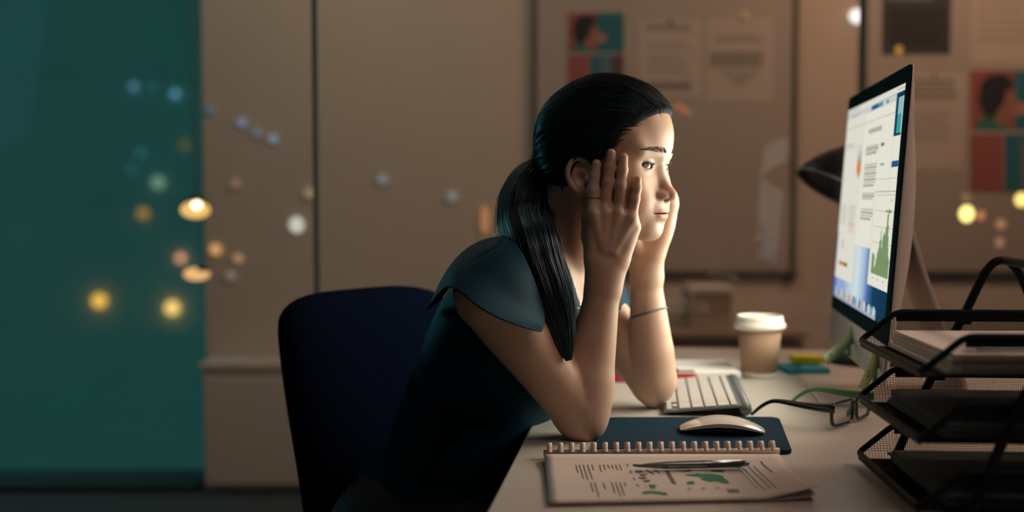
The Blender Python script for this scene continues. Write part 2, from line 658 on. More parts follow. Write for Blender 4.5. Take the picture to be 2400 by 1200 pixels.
# low white cabinet along the back wall, to the left
a, c = W(474, 850, 3.89), W(985, 850, 3.89)
M_CAB = mat('pale_laminate', (0.52, 0.47, 0.42), 0.6, noise=0.03, nscale=6)
t = thing('low_cabinet', ((a.x + c.x) / 2, 3.96, 0), 'pale low cabinet standing behind the office chair at the foot of the wall', 'cabinet')
b = MB(); b.box(((a.x + c.x) / 2, 3.97, a.z / 2), (c.x - a.x, 0.15, a.z - .03)); b.build('body', M_CAB, t, bevel=.004)
b = MB(); b.box(((a.x + c.x) / 2, 3.965, a.z - .012), (c.x - a.x + .02, 0.17, .024)); b.build('top', M_CAB, t, bevel=.004)
n = 2
for k in range(n):
    x0 = a.x + (c.x - a.x) * k / n
    x1 = a.x + (c.x - a.x) * (k + 1) / n
    b = MB(); b.box(((x0 + x1) / 2, 3.888, a.z / 2 - .01), (x1 - x0 - .012, 0.016, a.z - .09)); d = b.build('door', M_CAB, t, bevel=.003)
    b = MB(); b.box((x1 - .05 if k == 0 else x0 + .05, 3.872, a.z * .72), (0.012, 0.014, .10)); b.build('handle', M_BFRAME, d, bevel=.003)

# two modelled lamps standing in for lamp reflections in the dark left part
c = W(458, 490, 3.3)
t = thing('lamp_reflection', (c.x, c.y, ZC), 'upper warm lamp reflection with a bright bulb, an oval glow before the night window', 'lamp')
an_ = -Vector((.16, -.60, -.78)).normalized()
a1_ = Vector((1, 0, .16)); a1_ = (a1_ - an_ * a1_.dot(an_)).normalized()
tax = [a1_, an_.cross(a1_), an_]
R_ = 0.044
b = MB(); b.tube([c + tax[2] * .045, (c.x, c.y, c.z + .10), (c.x, c.y, ZC)], 0.0025, 6); b.build('cord', M_SEAL, t)
b = MB(); b.lathe([(R_ * 1.05, 0), (R_ * .95, .014), (R_ * .5, .035), (R_ * .2, .05)], c, 28, tax); b.build('shade', M_ALU_DARK, t, True)
b = MB(); b.lathe([(R_ * .98, -.003), (.002, -.001)], c, 28, tax); b.build('lens', glow('upper_reflection_glow', (1.0, .60, .18), 1.0), t, True)
b = MB(); b.sphere(W(461, 479, 3.28), 0.016, 14, 10); b.build('bulb', glow('bulb_glow', (1, .90, .55), 3.5), t, True)

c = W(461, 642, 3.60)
t = thing('lamp_reflection', (c.x, c.y, ZC), 'lower and softer of the two warm lamp reflections before the night window', 'lamp')
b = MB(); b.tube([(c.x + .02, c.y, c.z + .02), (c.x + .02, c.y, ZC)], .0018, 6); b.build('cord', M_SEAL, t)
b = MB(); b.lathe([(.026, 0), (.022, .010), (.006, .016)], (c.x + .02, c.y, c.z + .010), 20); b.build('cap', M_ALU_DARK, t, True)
b = MB(); b.sphere((c.x, c.y, c.z), (.043, .032, .022), 16, 10); b.build('globe', glow('lower_reflection_glow', (1, .56, .22), .95), t, True)


def glass_light_spot(u, v, r, color, st, label, sx=1.0, sz=1.0, rot=0.0, Y=None):  # added glowing discs in place of lights reflected in or seen through the glass
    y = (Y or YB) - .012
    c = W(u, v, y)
    t = thing('glass_light_spot', (c.x, y + .012, c.z), label, 'light')
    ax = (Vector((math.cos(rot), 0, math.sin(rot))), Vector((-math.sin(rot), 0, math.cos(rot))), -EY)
    b = MB(); b.lathe([(r * .45, -.012), (r * .45, -.003), (r * .4, 0)], c, 18, ax); b.build('spot_back', M_WALL, t, True)
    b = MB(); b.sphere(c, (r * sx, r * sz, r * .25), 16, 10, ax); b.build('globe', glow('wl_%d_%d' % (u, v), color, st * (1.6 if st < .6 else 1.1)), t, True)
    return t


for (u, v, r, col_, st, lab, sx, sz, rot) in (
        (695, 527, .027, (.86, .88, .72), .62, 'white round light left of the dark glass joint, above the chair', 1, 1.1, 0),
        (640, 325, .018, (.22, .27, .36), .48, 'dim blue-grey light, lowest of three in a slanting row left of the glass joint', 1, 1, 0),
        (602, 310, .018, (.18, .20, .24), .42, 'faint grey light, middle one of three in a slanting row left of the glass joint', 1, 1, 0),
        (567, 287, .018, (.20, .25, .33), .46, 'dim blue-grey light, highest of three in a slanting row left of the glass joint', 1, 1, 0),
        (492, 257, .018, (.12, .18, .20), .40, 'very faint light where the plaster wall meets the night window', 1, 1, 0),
        (505, 585, .022, (.80, .42, .16), .50, 'orange light right of the two warm lamp reflections, larger of a pair', 1, 1, 0),
        (558, 606, .018, (.55, .32, .16), .42, 'dim orange light right of the two warm lamp reflections, smaller of a pair', 1, 1, 0),
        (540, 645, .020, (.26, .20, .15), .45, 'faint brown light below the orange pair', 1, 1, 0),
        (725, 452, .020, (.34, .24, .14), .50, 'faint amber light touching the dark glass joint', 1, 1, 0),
        (552, 430, .018, (.30, .18, .12), .45, 'faint rust-coloured light above and right of the oval warm lamp reflection', 1, 1, 0),
        (897, 420, .020, (.20, .20, .20), .55, 'faint grey spot for a light in the glass, between glass joint and ponytail', 1, 1, 0),
        (1060, 460, .020, (.21, .20, .19), .55, 'faint grey spot for a light in the glass, just left of the ponytail', 1, 1, 0),
        (1136, 515, .020, (.60, .26, .10), .42, 'upright strip of orange light just left of the ponytail', .8, 2.6, 0),
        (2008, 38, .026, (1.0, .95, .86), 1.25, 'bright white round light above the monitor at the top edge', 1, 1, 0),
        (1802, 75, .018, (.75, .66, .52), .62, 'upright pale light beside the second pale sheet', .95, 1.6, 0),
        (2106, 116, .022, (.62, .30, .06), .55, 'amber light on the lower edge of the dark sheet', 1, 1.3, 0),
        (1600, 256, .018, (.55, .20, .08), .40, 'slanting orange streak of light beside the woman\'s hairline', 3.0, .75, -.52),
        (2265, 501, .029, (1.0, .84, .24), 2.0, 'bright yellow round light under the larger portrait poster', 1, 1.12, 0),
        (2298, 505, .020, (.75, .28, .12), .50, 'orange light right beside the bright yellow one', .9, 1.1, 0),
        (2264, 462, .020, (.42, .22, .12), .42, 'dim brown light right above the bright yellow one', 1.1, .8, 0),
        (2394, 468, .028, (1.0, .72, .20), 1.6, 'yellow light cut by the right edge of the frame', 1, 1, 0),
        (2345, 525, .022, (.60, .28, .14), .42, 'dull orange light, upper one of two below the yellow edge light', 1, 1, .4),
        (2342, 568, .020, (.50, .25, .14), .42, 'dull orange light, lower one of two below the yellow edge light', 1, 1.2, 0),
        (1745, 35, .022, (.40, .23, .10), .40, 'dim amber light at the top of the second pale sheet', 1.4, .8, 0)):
    glass_light_spot(u, v, r, col_, st, lab, sx, sz, rot)

# credenza glimpsed under the board, with two boxes of papers on it
a, c = W(1560, 775, 3.75), W(1885, 775, 3.75)
M_WOODB = mat('brown_wood', (0.27, 0.20, 0.15), 0.6, noise=0.25, nscale=8, stretch=(1, 1, 12))
t = thing('credenza', ((a.x + c.x) / 2, 3.88, 0), 'brown credenza under the whiteboard, glimpsed behind the desk', 'cabinet')
b = MB(); b.box(((a.x + c.x) / 2, 3.89, a.z / 2 - .02), (c.x - a.x, 0.28, a.z - .04)); b.build('body', M_WOODB, t, bevel=.004)
b = MB(); b.box(((a.x + c.x) / 2, 3.885, a.z - .014), (c.x - a.x + .02, 0.30, .028)); b.build('top', M_WOODB, t, bevel=.004)
for k in range(2):
    x0 = a.x + (c.x - a.x) * k / 2
    x1 = a.x + (c.x - a.x) * (k + 1) / 2
    b = MB(); b.box(((x0 + x1) / 2, 3.745, a.z / 2 - .02), (x1 - x0 - .012, 0.016, a.z - .10)); d = b.build('door', M_WOODB, t, bevel=.003)
    b = MB(); b.box((x1 - .04 if k == 0 else x0 + .04, 3.73, a.z * .72), (0.012, 0.016, .09)); b.build('handle', M_BFRAME, d, bevel=.003)
for (u0, u1, v0, lab) in ((1618, 1715, 672, 'pale storage box on the credenza behind the far forearm'),):
    p, q = W(u0, v0, 3.80), W(u1, v0, 3.80)
    t = thing('storage_box', ((p.x + q.x) / 2, 3.88, a.z), lab, 'box')
    b = MB(); b.box(((p.x + q.x) / 2, 3.88, (p.z + a.z) / 2 - .008), (q.x - p.x, .18, p.z - a.z - .016)); b.build('body', M_WOODB, t, bevel=.003)
    b = MB(); b.box(((p.x + q.x) / 2, 3.88, p.z - .012), (q.x - p.x + .01, .19, .024)); b.build('lid', M_CAB, t, bevel=.003)

# ================================================================== THE DESK
M_DESK = mat('white_laminate', (0.52, 0.49, 0.445), 0.38, noise=0.03, nscale=5, bump=0.03, bscale=400, spec=0.4)
M_STEEL = mat('grey_steel', (0.30, 0.31, 0.32), 0.4, 0.8, noise=0.1)
DA = G(1140, 1200)
DFAR = G(1650, 815)


def desk_pt(a, b_, z=DESK_Z):
    """a: away from the seat, b: along the desk from the near corner seen in the photo"""
    p = DA + E1 * a + E2 * b_
    return Vector((p.x, p.y, z))


BF = (DFAR - DA).dot(E2)
BN, DD = -0.45, 0.86
t = thing('desk', (*desk_pt(DD / 2, (BF + BN) / 2, 0).xy, 0), 'white desk the woman leans her elbows on', 'desk')
b = MB(); b.box(desk_pt(DD / 2, (BF + BN) / 2, DESK_Z - .0125), (DD, BF - BN, .025), (E1, E2, EZ)); b.build('worktop', M_DESK, t, bevel=.003)
for a_ in (.06, DD - .06):
    for b_ in (BN + .06, BF - .06):
        b = MB(); b.box(desk_pt(a_, b_, (DESK_Z - .025) / 2), (.05, .05, DESK_Z - .025), (E1, E2, EZ)); b.build('leg', M_STEEL, t, bevel=.004)
b = MB(); b.box(desk_pt(DD - .06, (BF + BN) / 2, DESK_Z - .06), (.02, BF - BN - .16, .07), (E1, E2, EZ)); b.build('crossbar', M_STEEL, t)
b = MB(); b.box(desk_pt(.06, (BF + BN) / 2, DESK_Z - .05), (.02, BF - BN - .16, .05), (E1, E2, EZ)); b.build('crossbar', M_STEEL, t)

# ================================================================== THE MONITOR
NT, NB_, FT, FB_ = W(2136, 140, 1.518), W(2068, 915, 1.524), W(1990, 236, 2.056), W(1942, 787, 2.062)
MC = (NT + NB_ + FT + FB_) / 4
MA = ((FT + FB_) - (NT + NB_)).normalized()
MA = Vector((MA.x, MA.y, 0)).normalized()
MU = ((NT - NB_) + (FT - FB_)).normalized()
MU = (MU - MA * MU.dot(MA)).normalized()
MN = MA.cross(MU).normalized()
if MN.x > 0:
    MN = -MN
MW = ((FT + FB_) - (NT + NB_)).length / 2
MH = ((NT - NB_).length + (FT - FB_).length) / 2


def scr(u, v, off=0.0):
    """point of the screen's plane seen at pixel (u, v)"""
    d = ray(u, v)
    o = Vector((0, 0, CAMZ))
    p = MC + MN * off
    t_ = (p - o).dot(MN) / d.dot(MN)
    return o + d * t_


def mon(a, z, off=0.0):
    return MC + MA * a + MU * z + MN * off


def scr_az(u, v):
    p = scr(u, v) - MC
    return p.dot(MA), p.dot(MU)


M_BLACKGLASS = mat('black_glass', (0.010, 0.028, 0.034), 0.3, spec=0.0)
M_ALU = mat('brushed_aluminium', (0.62, 0.56, 0.51), 0.48, 0.25, noise=0.04, nscale=300)
M_ALUS = mat('silver_chin', (0.42, 0.42, 0.42), 0.42, 0.7, noise=0.04, nscale=300)
zt_, zb_ = MH / 2, -MH / 2
zchin = zb_ + .131 * MH
t = thing('computer_monitor', (*desk_pt(0, 0, 0).xy, DESK_Z), 'slim silver desktop monitor with a black bezel, lit with open windows', 'monitor')
t.location = (MC.x + .05, MC.y, DESK_Z)
rc = .012
out = rounded([mon(-MW / 2, zchin), mon(-MW / 2, zt_), mon(MW / 2, zt_), mon(MW / 2, zchin)], [0, rc, rc, 0])
b = MB(); b.prism(out, -MN * .003)
mon_face = b.build('bezel', M_BLACKGLASS, t)
out = rounded([mon(-MW / 2, zb_), mon(-MW / 2, zchin - .0005), mon(MW / 2, zchin - .0005), mon(MW / 2, zb_)], [rc, 0, 0, rc])
b = MB(); b.prism(out, -MN * .003)
mon_chin = b.build('chin', M_ALUS, t)
# housing: thin rim, back swelling towards the middle
b = MB()
NU, NV = 24, 18
vs = []
for j in range(NV + 1):
    for i in range(NU + 1):
        x = -1 + 2 * i / NU
        y = -1 + 2 * j / NV
        dep = .004 + .005 * min(1, min(1 - abs(x), 1 - abs(y)) * 30) + .052 * (1 - abs(x) ** 2.2) * (1 - abs(y) ** 2.4)
        ex = 1.0
        if abs(x) == 1 and abs(y) == 1:
            ex = 0.992
        vs.append(mon(x * MW / 2 * ex, y * MH / 2 * ex, -dep))
fs = []
for j in range(NV):
    for i in range(NU):
        k = j * (NU + 1) + i
        fs.append((k, k + NU + 1, k + NU + 2, k + 1))
rim = [i for i in range(NU + 1)] + [j * (NU + 1) + NU for j in range(1, NV + 1)] + [NV * (NU + 1) + i for i in range(NU - 1, -1, -1)] + [j * (NU + 1) for j in range(NV - 1, 0, -1)]
base = len(vs)
for k in rim:
    p = vs[k] - MC
    vs.append(MC + MA * p.dot(MA) + MU * p.dot(MU) - MN * .003)
for q in range(len(rim)):
    r_ = (q + 1) % len(rim)
    fs.append((rim[q], rim[r_], base + r_, base + q))
b.add(vs, fs)
b.build('housing', M_ALU, t, True)
# stand: foot, neck
HW = .095
pf = [mon(0, 0)]
FX = Vector((-MN.x, -MN.y, 0)).normalized()          # away from the user
FC = Vector((MC.x, MC.y, DESK_Z))
prof = [(-.075, .003), (.02, .003), (.11, .004), (.138, .010), (.142, .024), (.132, .06), (.112, .11), (.092, .165), (.074, .215), (.056, .275)]
pr3 = smooth_path([FC + FX * x + EZ * z for x, z in prof], 4)
b = MB()
vs, fs = [], []
for i, p in enumerate(pr3):
    d_ = (pr3[min(i + 1, len(pr3) - 1)] - pr3[max(i - 1, 0)]).normalized()
    nrm = d_.cross(MA).normalized() * .003
    for sgn in (-1, 1):
        for e_ in (-1, 1):
            vs.append(p + MA * (HW * e_) + nrm * sgn)
for i in range(len(pr3) - 1):
    o = i * 4
    for a_, c_ in ((0, 1), (1, 3), (3, 2), (2, 0)):
        fs.append((o + a_, o + c_, o + 4 + c_, o + 4 + a_))
fs.append((0, 2, 3, 1)); o = (len(pr3) - 1) * 4
fs.append((o, o + 1, o + 3, o + 2))
b.add(vs, fs)
b.build('stand', M_ALU, t, bevel=.0015)

# what the screen shows
s00, s10, s11, s01 = scr_az(2124, 189), scr_az(1988, 264), scr_az(1953, 692), scr_az(2073, 763)
sa0 = (s00[0] + s01[0]) / 2
sa1 = (s10[0] + s11[0]) / 2
sz1 = (s00[1] + s10[1]) / 2
sz0 = (s01[1] + s11[1]) / 2
SE = 0.80
U_WHITE = glow('ui_page', (0.90, 0.88, 0.76), SE)
U_PAPER = glow('ui_page_warm', (0.96, 0.94, 0.80), SE)
U_BAR = glow('ui_bar', (0.72, 0.74, 0.72), SE)
U_LINE = glow('ui_rule', (0.42, 0.43, 0.38), SE)
U_TEXT = glow('ui_text', (0.26, 0.26, 0.23), SE)
U_TEXTL = glow('ui_text_pale', (0.52, 0.52, 0.46), SE)
U_BLUE = glow('ui_blue', (0.03, 0.10, 0.34), SE)
U_TEALC = glow('ui_teal', (0.05, 0.42, 0.40), SE)
U_GREEN = glow('ui_green', (0.06, 0.21, 0.012), SE)
U_ORANGE = glow('ui_orange', (0.86, 0.24, 0.07), SE)
U_RED = glow('ui_red', (0.62, 0.10, 0.06), SE)
U_YEL = glow('ui_yellow', (0.75, 0.62, 0.12), SE)
U_PINK = glow('ui_pink', (0.88, 0.55, 0.52), SE)
U_NAVY = glow('ui_navy', (0.012, 0.055, 0.13), SE)
U_WHITE2 = glow('ui_icon_white', (0.85, 0.88, 0.90), SE)
# wallpaper: a blue sky with a pale beam
wpm = bpy.data.materials.new('ui_wallpaper')
wpm.use_nodes = True
nt = wpm.node_tree
nt.nodes.remove(nt.nodes['Principled BSDF'])
em = nt.nodes.new('ShaderNodeEmission')
em.inputs[1].default_value = SE
tc = nt.nodes.new('ShaderNodeTexCoord')
sp = nt.nodes.new('ShaderNodeSeparateXYZ')
rp = nt.nodes.new('ShaderNodeValToRGB')
nt.links.new(tc.outputs['Generated'], sp.inputs[0])
nt.links.new(sp.outputs['Y'], rp.inputs[0])
el = rp.color_ramp.elements
el[0].position, el[0].color = 0.0, (.008, .045, .085, 1)
el[1].position, el[1].color = 1.0, (.06, .14, .50, 1)
for p_, c_ in ((.22, (.010, .060, .14, 1)), (.32, (.10, .20, .50, 1)), (.40, (.45, .60, .82, 1)), (.52, (.78, .90, .90, 1)), (.66, (.60, .74, .88, 1)), (.78, (.32, .48, .78, 1)), (.9, (.34, .52, .80, 1))):
    q = el.new(p_)
    q.color = c_
nt.links.new(rp.outputs[0], em.inputs[0])
nt.links.new(em.outputs[0], nt.nodes['Material Output'].inputs[0])

b = MB()
b.add([mon(sa0, sz0, .0002), mon(sa1, sz0, .0002), mon(sa1, sz1, .0002), mon(sa0, sz1, .0002)], [(0, 1, 2, 3)])
disp = b.build('screen', wpm, t)
ui_mats = []
ui = MB()
ui_n = [0]


def uip(pts, m, px=True):
    if m not in ui_mats:
        ui_mats.append(m)
    ui_n[0] += 1
    off = .0003 + ui_n[0] * .000004
    P_ = []
    for p in pts:
        a_, z_ = scr_az(*p) if px else p
        P_.append(mon(min(max(a_, sa0), sa1), min(max(z_, sz0), sz1), off))
    ui.add(P_, [tuple(range(len(P_)))], ui_mats.index(m))


SW, SH = sa1 - sa0, sz1 - sz0


def UV(x, y):
    """screen fractions: x from its far end (0) to its near end (1), y from the top down"""
    return (sa1 - SW * x, sz1 - SH * y)


def uir(x0, y0, x1, y1, m):
    uip([UV(x0, y0), UV(x0, y1), UV(x1, y1), UV(x1, y0)], m, False)


def fr(u, v):
    a_, z_ = scr_az(u, v)
    return ((sa1 - a_) / SW, (sz1 - z_) / SH)


# menu bar and toolbar
uir(0, 0, 1, .028, U_WHITE)
for k in range(6):
    uir(.90 + k * .016, .008, .908 + k * .016, .02, U_TEXTL)
for k in range(7):
    uir(.02 + k * .035, .009, .04 + k * .035, .019, U_TEXTL)
# left page
lx1 = fr(2028, 275)[0]
uir(0, .03, lx1, .655, U_WHITE)
uir(0, .03, lx1, .045, U_BAR)
uir(0, .045, lx1, .05, U_PINK)
uir(lx1 * .3, .046, lx1 * .7, .050, U_BLUE)
uir(0.01, .105, lx1 - .02, .108, U_LINE)
uir(0.02, .21, lx1 - .01, .213, U_LINE)
uir(.04, .19, lx1 * .45, .2, U_TEXTL)
for (x0, x1) in ((.05, .20), (.25, .42)):
    for (y0, n_) in ((.54, 7), (.60, 4)):
        for k in range(n_):
            uir(x0 * lx1 / .45, y0 - .03 + k * .012, (x1 - .03 * random.random()) * lx1 / .45, y0 - .026 + k * .012, U_TEXTL)
for k in range(5):
    uir(.27 * lx1 / .45, .60 + k * .010, .42 * lx1 / .45, .604 + k * .010, U_PINK)
# grey and orange pencil shape
g0, g1, g2 = fr(2013, 342), fr(2023, 380), fr(2014, 420)
gx0, gx1 = fr(2010, 380)[0], fr(2022, 380)[0]
gy0, gy1, gy2 = fr(2018, 342)[1], fr(2018, 380)[1], fr(2013, 420)[1]
for k in range(6):
    f_ = k / 6
    uir(gx0, gy0 + (gy1 - gy0) * f_, gx1, gy0 + (gy1 - gy0) * (f_ + 1 / 6), glow('ui_grey_%d' % k, tuple(.80 - .45 * f_ - .0 * i for i in range(3)), SE))
uip([UV(gx0, gy1), UV(gx0, gy1 + (gy2 - gy1) * .45), UV(gx0 + (gx1 - gx0) * .4, gy2), UV(gx0 + (gx1 - gx0) * .75, gy1 + (gy2 - gy1) * .6), UV(gx1, gy1)], U_ORANGE, False)
# middle page
mx0, mx1 = lx1, fr(2094, 330)[0]
uir(mx0, .03, mx1, .70, U_PAPER)
uir(mx0, .03, mx1, .06, U_BAR)
uir(mx0 + .22 * (mx1 - mx0), .034, mx0 + .45 * (mx1 - mx0), .055, U_BLUE)
uir(mx0 + .45 * (mx1 - mx0), .034, mx0 + .60 * (mx1 - mx0), .055, U_TEALC)
uir(mx0 + .70 * (mx1 - mx0), .038, mx0 + .78 * (mx1 - mx0), .052, U_TEALC)
uir(mx0, .105, mx1, .108, U_LINE)
uir(mx0, .06, mx0 + .003, .70, U_LINE)
uir(mx1 - .003, .06, mx1, .45, U_LINE)
tx0, tx1 = fr(2030, 360)[0], fr(2060, 345)[0]
uir(tx0 + .02, fr(2048, 306)[1] - .012, fr(2068, 299)[0], fr(2048, 306)[1] + .010, U_TEXTL)
for (va, vb, n_) in ((342, 364, 4), (384, 440, 8), (452, 470, 3), (490, 520, 4)):
    ya, yb = fr(2040, va)[1], fr(2040, vb)[1]
    for k in range(n_):
        uir(tx0, ya + (yb - ya) * k / n_, tx1 - (.03 if k == n_ - 1 else .006 * random.random()), ya + (yb - ya) * k / n_ + .007, U_TEXT if k % 2 else U_TEXTL)
q = fr(2070, 338)
uir(q[0] - .03, q[1] - .008, q[0] + .025, q[1] + .008, U_TEXT)
q = fr(2069, 385)
uir(q[0] - .035, q[1] - .004, q[0] + .03, q[1] + .004, U_TEALC)
# strip of page at the near edge, with the desktop showing above it
nx0 = fr(2104, 270)[0]
uir(nx0 + .005, .05, 1, .20, glow('ui_sky', (.30, .60, .66), SE))
uir(nx0 + .005, .12, nx0 + .06, .20, U_TEALC)
uir(nx0 + .07, .05, 1, .21, U_WHITE)
uir(nx0 + .085, .07, nx0 + .11, .095, U_TEXT)
uir(mx1, .21, 1, .445, U_PAPER)
q = fr(2098, 384)
uir(q[0] - .045, q[1] - .013, q[0] + .05, q[1] + .013, U_BLUE)
# chart window
cx0 = fr(2044, 540)[0]
cy0, cy1 = .44, fr(2055, 675)[1]
uir(cx0, cy0, 1, cy1, U_PAPER)
uir(cx0, cy0, 1, cy0 + .004, U_LINE)
uir(cx0, cy0, cx0 + .003, cy1, U_LINE)
uir(cx0 + .26, .475, .965, .483, U_TEXTL)
uir(cx0 + .20, .52, cx0 + .225, .533, U_TEALC)
uir(cx0 + .235, .523, cx0 + .27, .531, U_TEXTL)
uir(.925, .52, .952, .533, U_GREEN)
uir(.958, .523, .98, .531, U_TEXTL)
yb = cy1 - .055
for k in range(6):
    uir(cx0 + .03, yb - .07 * (k + 1), 1, yb - .07 * (k + 1) + .0022, U_LINE)
hts = [.155, .16, .15, .14, .05, .07, .12, .17, .20, .26, .34, .27, .21, .30, .33, .31, .36, .46, .50, .38, .30, .22, .16, .14]
n_ = len(hts)
bx_a, bx_b = cx0 + .045, .992
for k, h_ in enumerate(hts):
    xa = bx_a + (bx_b - bx_a) * k / n_
    xb = bx_a + (bx_b - bx_a) * (k + .80) / n_
    uir(xa, yb - h_ * .58, xb, yb, U_GREEN)
for k in range(5):
    uir(cx0 + .07 + k * .085, yb + .015, cx0 + .09 + k * .085, yb + .023, U_TEXTL)
# small window, lower left
uir(.02, .655, fr(1999, 640)[0], fr(1975, 655)[1], U_WHITE)
q = fr(1980, 575)
uir(q[0] - .06, q[1] - .03, q[0] - .03, q[1] + .02, U_TEXTL)
q = fr(1977, 618)
uir(q[0] - .09, q[1] - .010, q[0] - .04, q[1] + .010, U_RED)
uir(q[0] - .04, q[1] - .010, q[0] + .02, q[1] + .010, U_ORANGE)
uir(q[0] + .02, q[1] - .010, q[0] + .09, q[1] + .010, U_GREEN)
# dock
uir(.06, .955, .86, 1, glow('ui_dock', (.45, .50, .62), SE))
ics = [U_WHITE2, U_BLUE, U_PINK, U_WHITE2, U_TEALC, U_YEL, U_WHITE2, U_ORANGE, U_WHITE2, U_NAVY, U_TEALC, U_WHITE2, U_BLUE, U_YEL, U_WHITE2, U_NAVY, U_WHITE2, U_TEALC, U_WHITE2]
for k, m in enumerate(ics):
    xa = .08 + .78 * k / len(ics)
    uir(xa, .945, xa + .020, .985, m)
uo = ui.build('window_contents', ui_mats, disp)

# two green sticky flags curling off the monitor's chin
M_NOTE = mat('green_note', (0.40, 0.54, 0.27), 0.8, noise=0.05, nscale=60)
M_NOTED = mat('dark_green_note', (0.04, 0.22, 0.12), 0.8, noise=0.05, nscale=60)


def ribbon(mb, rows_, mi=0, n=5):
    """rows_: list of (left point, right point)"""
    L_ = smooth_path([r[0] for r in rows_], n)
    R2 = smooth_path([r[1] for r in rows_], n)
    vs, fs = [], []
    for a_, c_ in zip(L_, R2):
        vs += [a_, c_]
    for i in range(len(L_) - 1):
        fs.append((2 * i, 2 * i + 1, 2 * i + 3, 2 * i + 2))
    mb.add(vs, fs, mi)


def flag(rows_, dark, label, marks):
    p = rows_[0][0]
    t = thing('sticky_flag', tuple(p), label, 'sticky note')
    b = MB(); ribbon(b, rows_); b.build('sheet', M_NOTE, t, True, solid=.0006)
    b = MB(); ribbon(b, dark); b.build('under_sheet', M_NOTED, t, True, solid=.0006)
    b = MB()
    for pts in marks:
        b.tube(pts, .0005, 4)
    if marks:
        b.build('writing', M_INKB, t)


YN = scr(1990, 770).y
q0 = scr(1990, 763, .004)
def frow(l, y0, ys):
    return [(W(a_[0], a_[1], y0 + y_), W(c_[0], c_[1], y0 + y_ - .004)) for (a_, c_), y_ in zip(l, ys)]


flag(frow([((1991, 764), (1996, 766)), ((1987, 777), (2003, 781)), ((1979, 794), (2001, 801)), ((1960, 808), (1984, 820)), ((1943, 822), (1960, 839)), ((1927, 835), (1940, 855))], q0.y, (-.002, -.010, -.022, -.038, -.052, -.064)),
     frow([((1992, 792), (2003, 796)), ((1986, 814), (2002, 816)), ((1984, 832), (2000, 838))], q0.y, (-.002, -.006, -.014)),
     'green sticky flag curling out from under the monitor, the one farther from the trays',
     [[W(1944, 832, q0.y - .058), W(1948, 828, q0.y - .057), W(1951, 835, q0.y - .058)]])
q1 = scr(2050, 815, .004)
flag(frow([((2048, 812), (2071, 820)), ((2043, 835), (2069, 841)), ((2033, 858), (2058, 866)), ((2022, 882), (2044, 889)), ((2012, 905), (2027, 921))], q1.y, (-.003, -.014, -.024, -.032, -.038)),
     frow([((2062, 845), (2069, 848)), ((2050, 872), (2070, 876)), ((2044, 893), (2058, 900))], q1.y, (-.004, -.010, -.016)),
     'green sticky flag with handwriting hanging off the monitor, right beside the trays',
     [[W(2033, 868, q1.y - .0335), W(2041, 871, q1.y - .0345), W(2032, 875, q1.y - .0350), W(2041, 878, q1.y - .0360), W(2031, 882, q1.y - .0365), W(2039, 885, q1.y - .0375)],
      [W(2051, 829, q1.y - .0185), W(2057, 833, q1.y - .0195), W(2053, 837, q1.y - .0200)]])

# ================================================================== COFFEE CUP
M_CUPW = mat('cup_card', (0.70, 0.66, 0.58), 0.7, noise=0.02)
M_SLEEVE = mat('kraft_sleeve', (0.36, 0.23, 0.15), 0.85, noise=0.12, nscale=120, bump=0.15, bscale=300)
M_LID = mat('white_plastic', (0.82, 0.79, 0.70), 0.4, sss=0.05)
cc = W(1779, 884, 1.985)
cc.z = DESK_Z
t = thing('paper_cup', tuple(cc), 'takeaway paper cup with brown sleeve and white lid', 'cup')
b = MB(); b.lathe([(.026, .002), (.029, 0), (.0302, .003), (.0395, .096), (.0385, .096), (.029, .004)], cc, 40, caps=True); b.build('cup_body', M_CUPW, t, True)
b = MB(); b.lathe([(.0308, .011), (.0318, .011), (.0388, .086), (.0378, .086)], cc, 40, caps=False); b.build('sleeve', M_SLEEVE, t, True)
b = MB()
b.lathe([(.0392, .086), (.0425, .087), (.0455, .090), (.0462, .0935), (.0455, .097), (.0425, .0985), (.0418, .104), (.0408, .1095), (.0395, .1115), (.0375, .111), (.0365, .107), (.020, .1065), (.002, .1065)], cc, 44, caps=False)
b.build('lid', M_LID, t, True)
b = MB(); b.lathe([(.004, .1066), (.004, .1072)], cc + Vector((-.022, -.01, 0)), 12); b.build('sip_hole', M_INKB, t)

# sticky-note pads
M_YEL = mat('yellow_notes', (0.72, 0.58, 0.04), 0.8, noise=0.03)
M_TEALN = mat('teal_notes', (0.03, 0.30, 0.38), 0.8, noise=0.03)
pc = G(1880, 869)
ra, rb = Matrix.Rotation(math.radians(6), 3, 'Z') @ EX, Matrix.Rotation(math.radians(6), 3, 'Z') @ EY
t = thing('sticky_pad', (pc.x, pc.y, DESK_Z), 'teal sticky-note pad under the yellow one beside the cup', 'sticky notes', None)
b = MB(); b.box((pc.x, pc.y, DESK_Z + .004), (.078, .076, .008), (ra, rb, EZ)); b.build('note_block', M_TEALN, t, bevel=.0008)
b = MB()
for k in range(3):
    b.box((pc.x, pc.y, DESK_Z + .0084 + k * .0004), (.077, .0755, .0002), (ra, rb, EZ))
b.build('loose_notes', M_TEALN, t)
yp = G(1890, 862)
ra2, rb2 = Matrix.Rotation(math.radians(-4), 3, 'Z') @ EX, Matrix.Rotation(math.radians(-4), 3, 'Z') @ EY
t = thing('sticky_pad', (yp.x, yp.y, DESK_Z + .0095), 'small bright yellow sticky-note pad lying on the teal pad', 'sticky notes')
b = MB(); b.box((yp.x, yp.y, DESK_Z + .0165), (.056, .050, .012), (ra2, rb2, EZ)); b.build('note_block', M_YEL, t, bevel=.0008)
b = MB(); b.box((yp.x + .001, yp.y, DESK_Z + .0230), (.055, .0495, .0004), (ra2, rb2, EZ)); b.build('top_note', M_YEL, t)

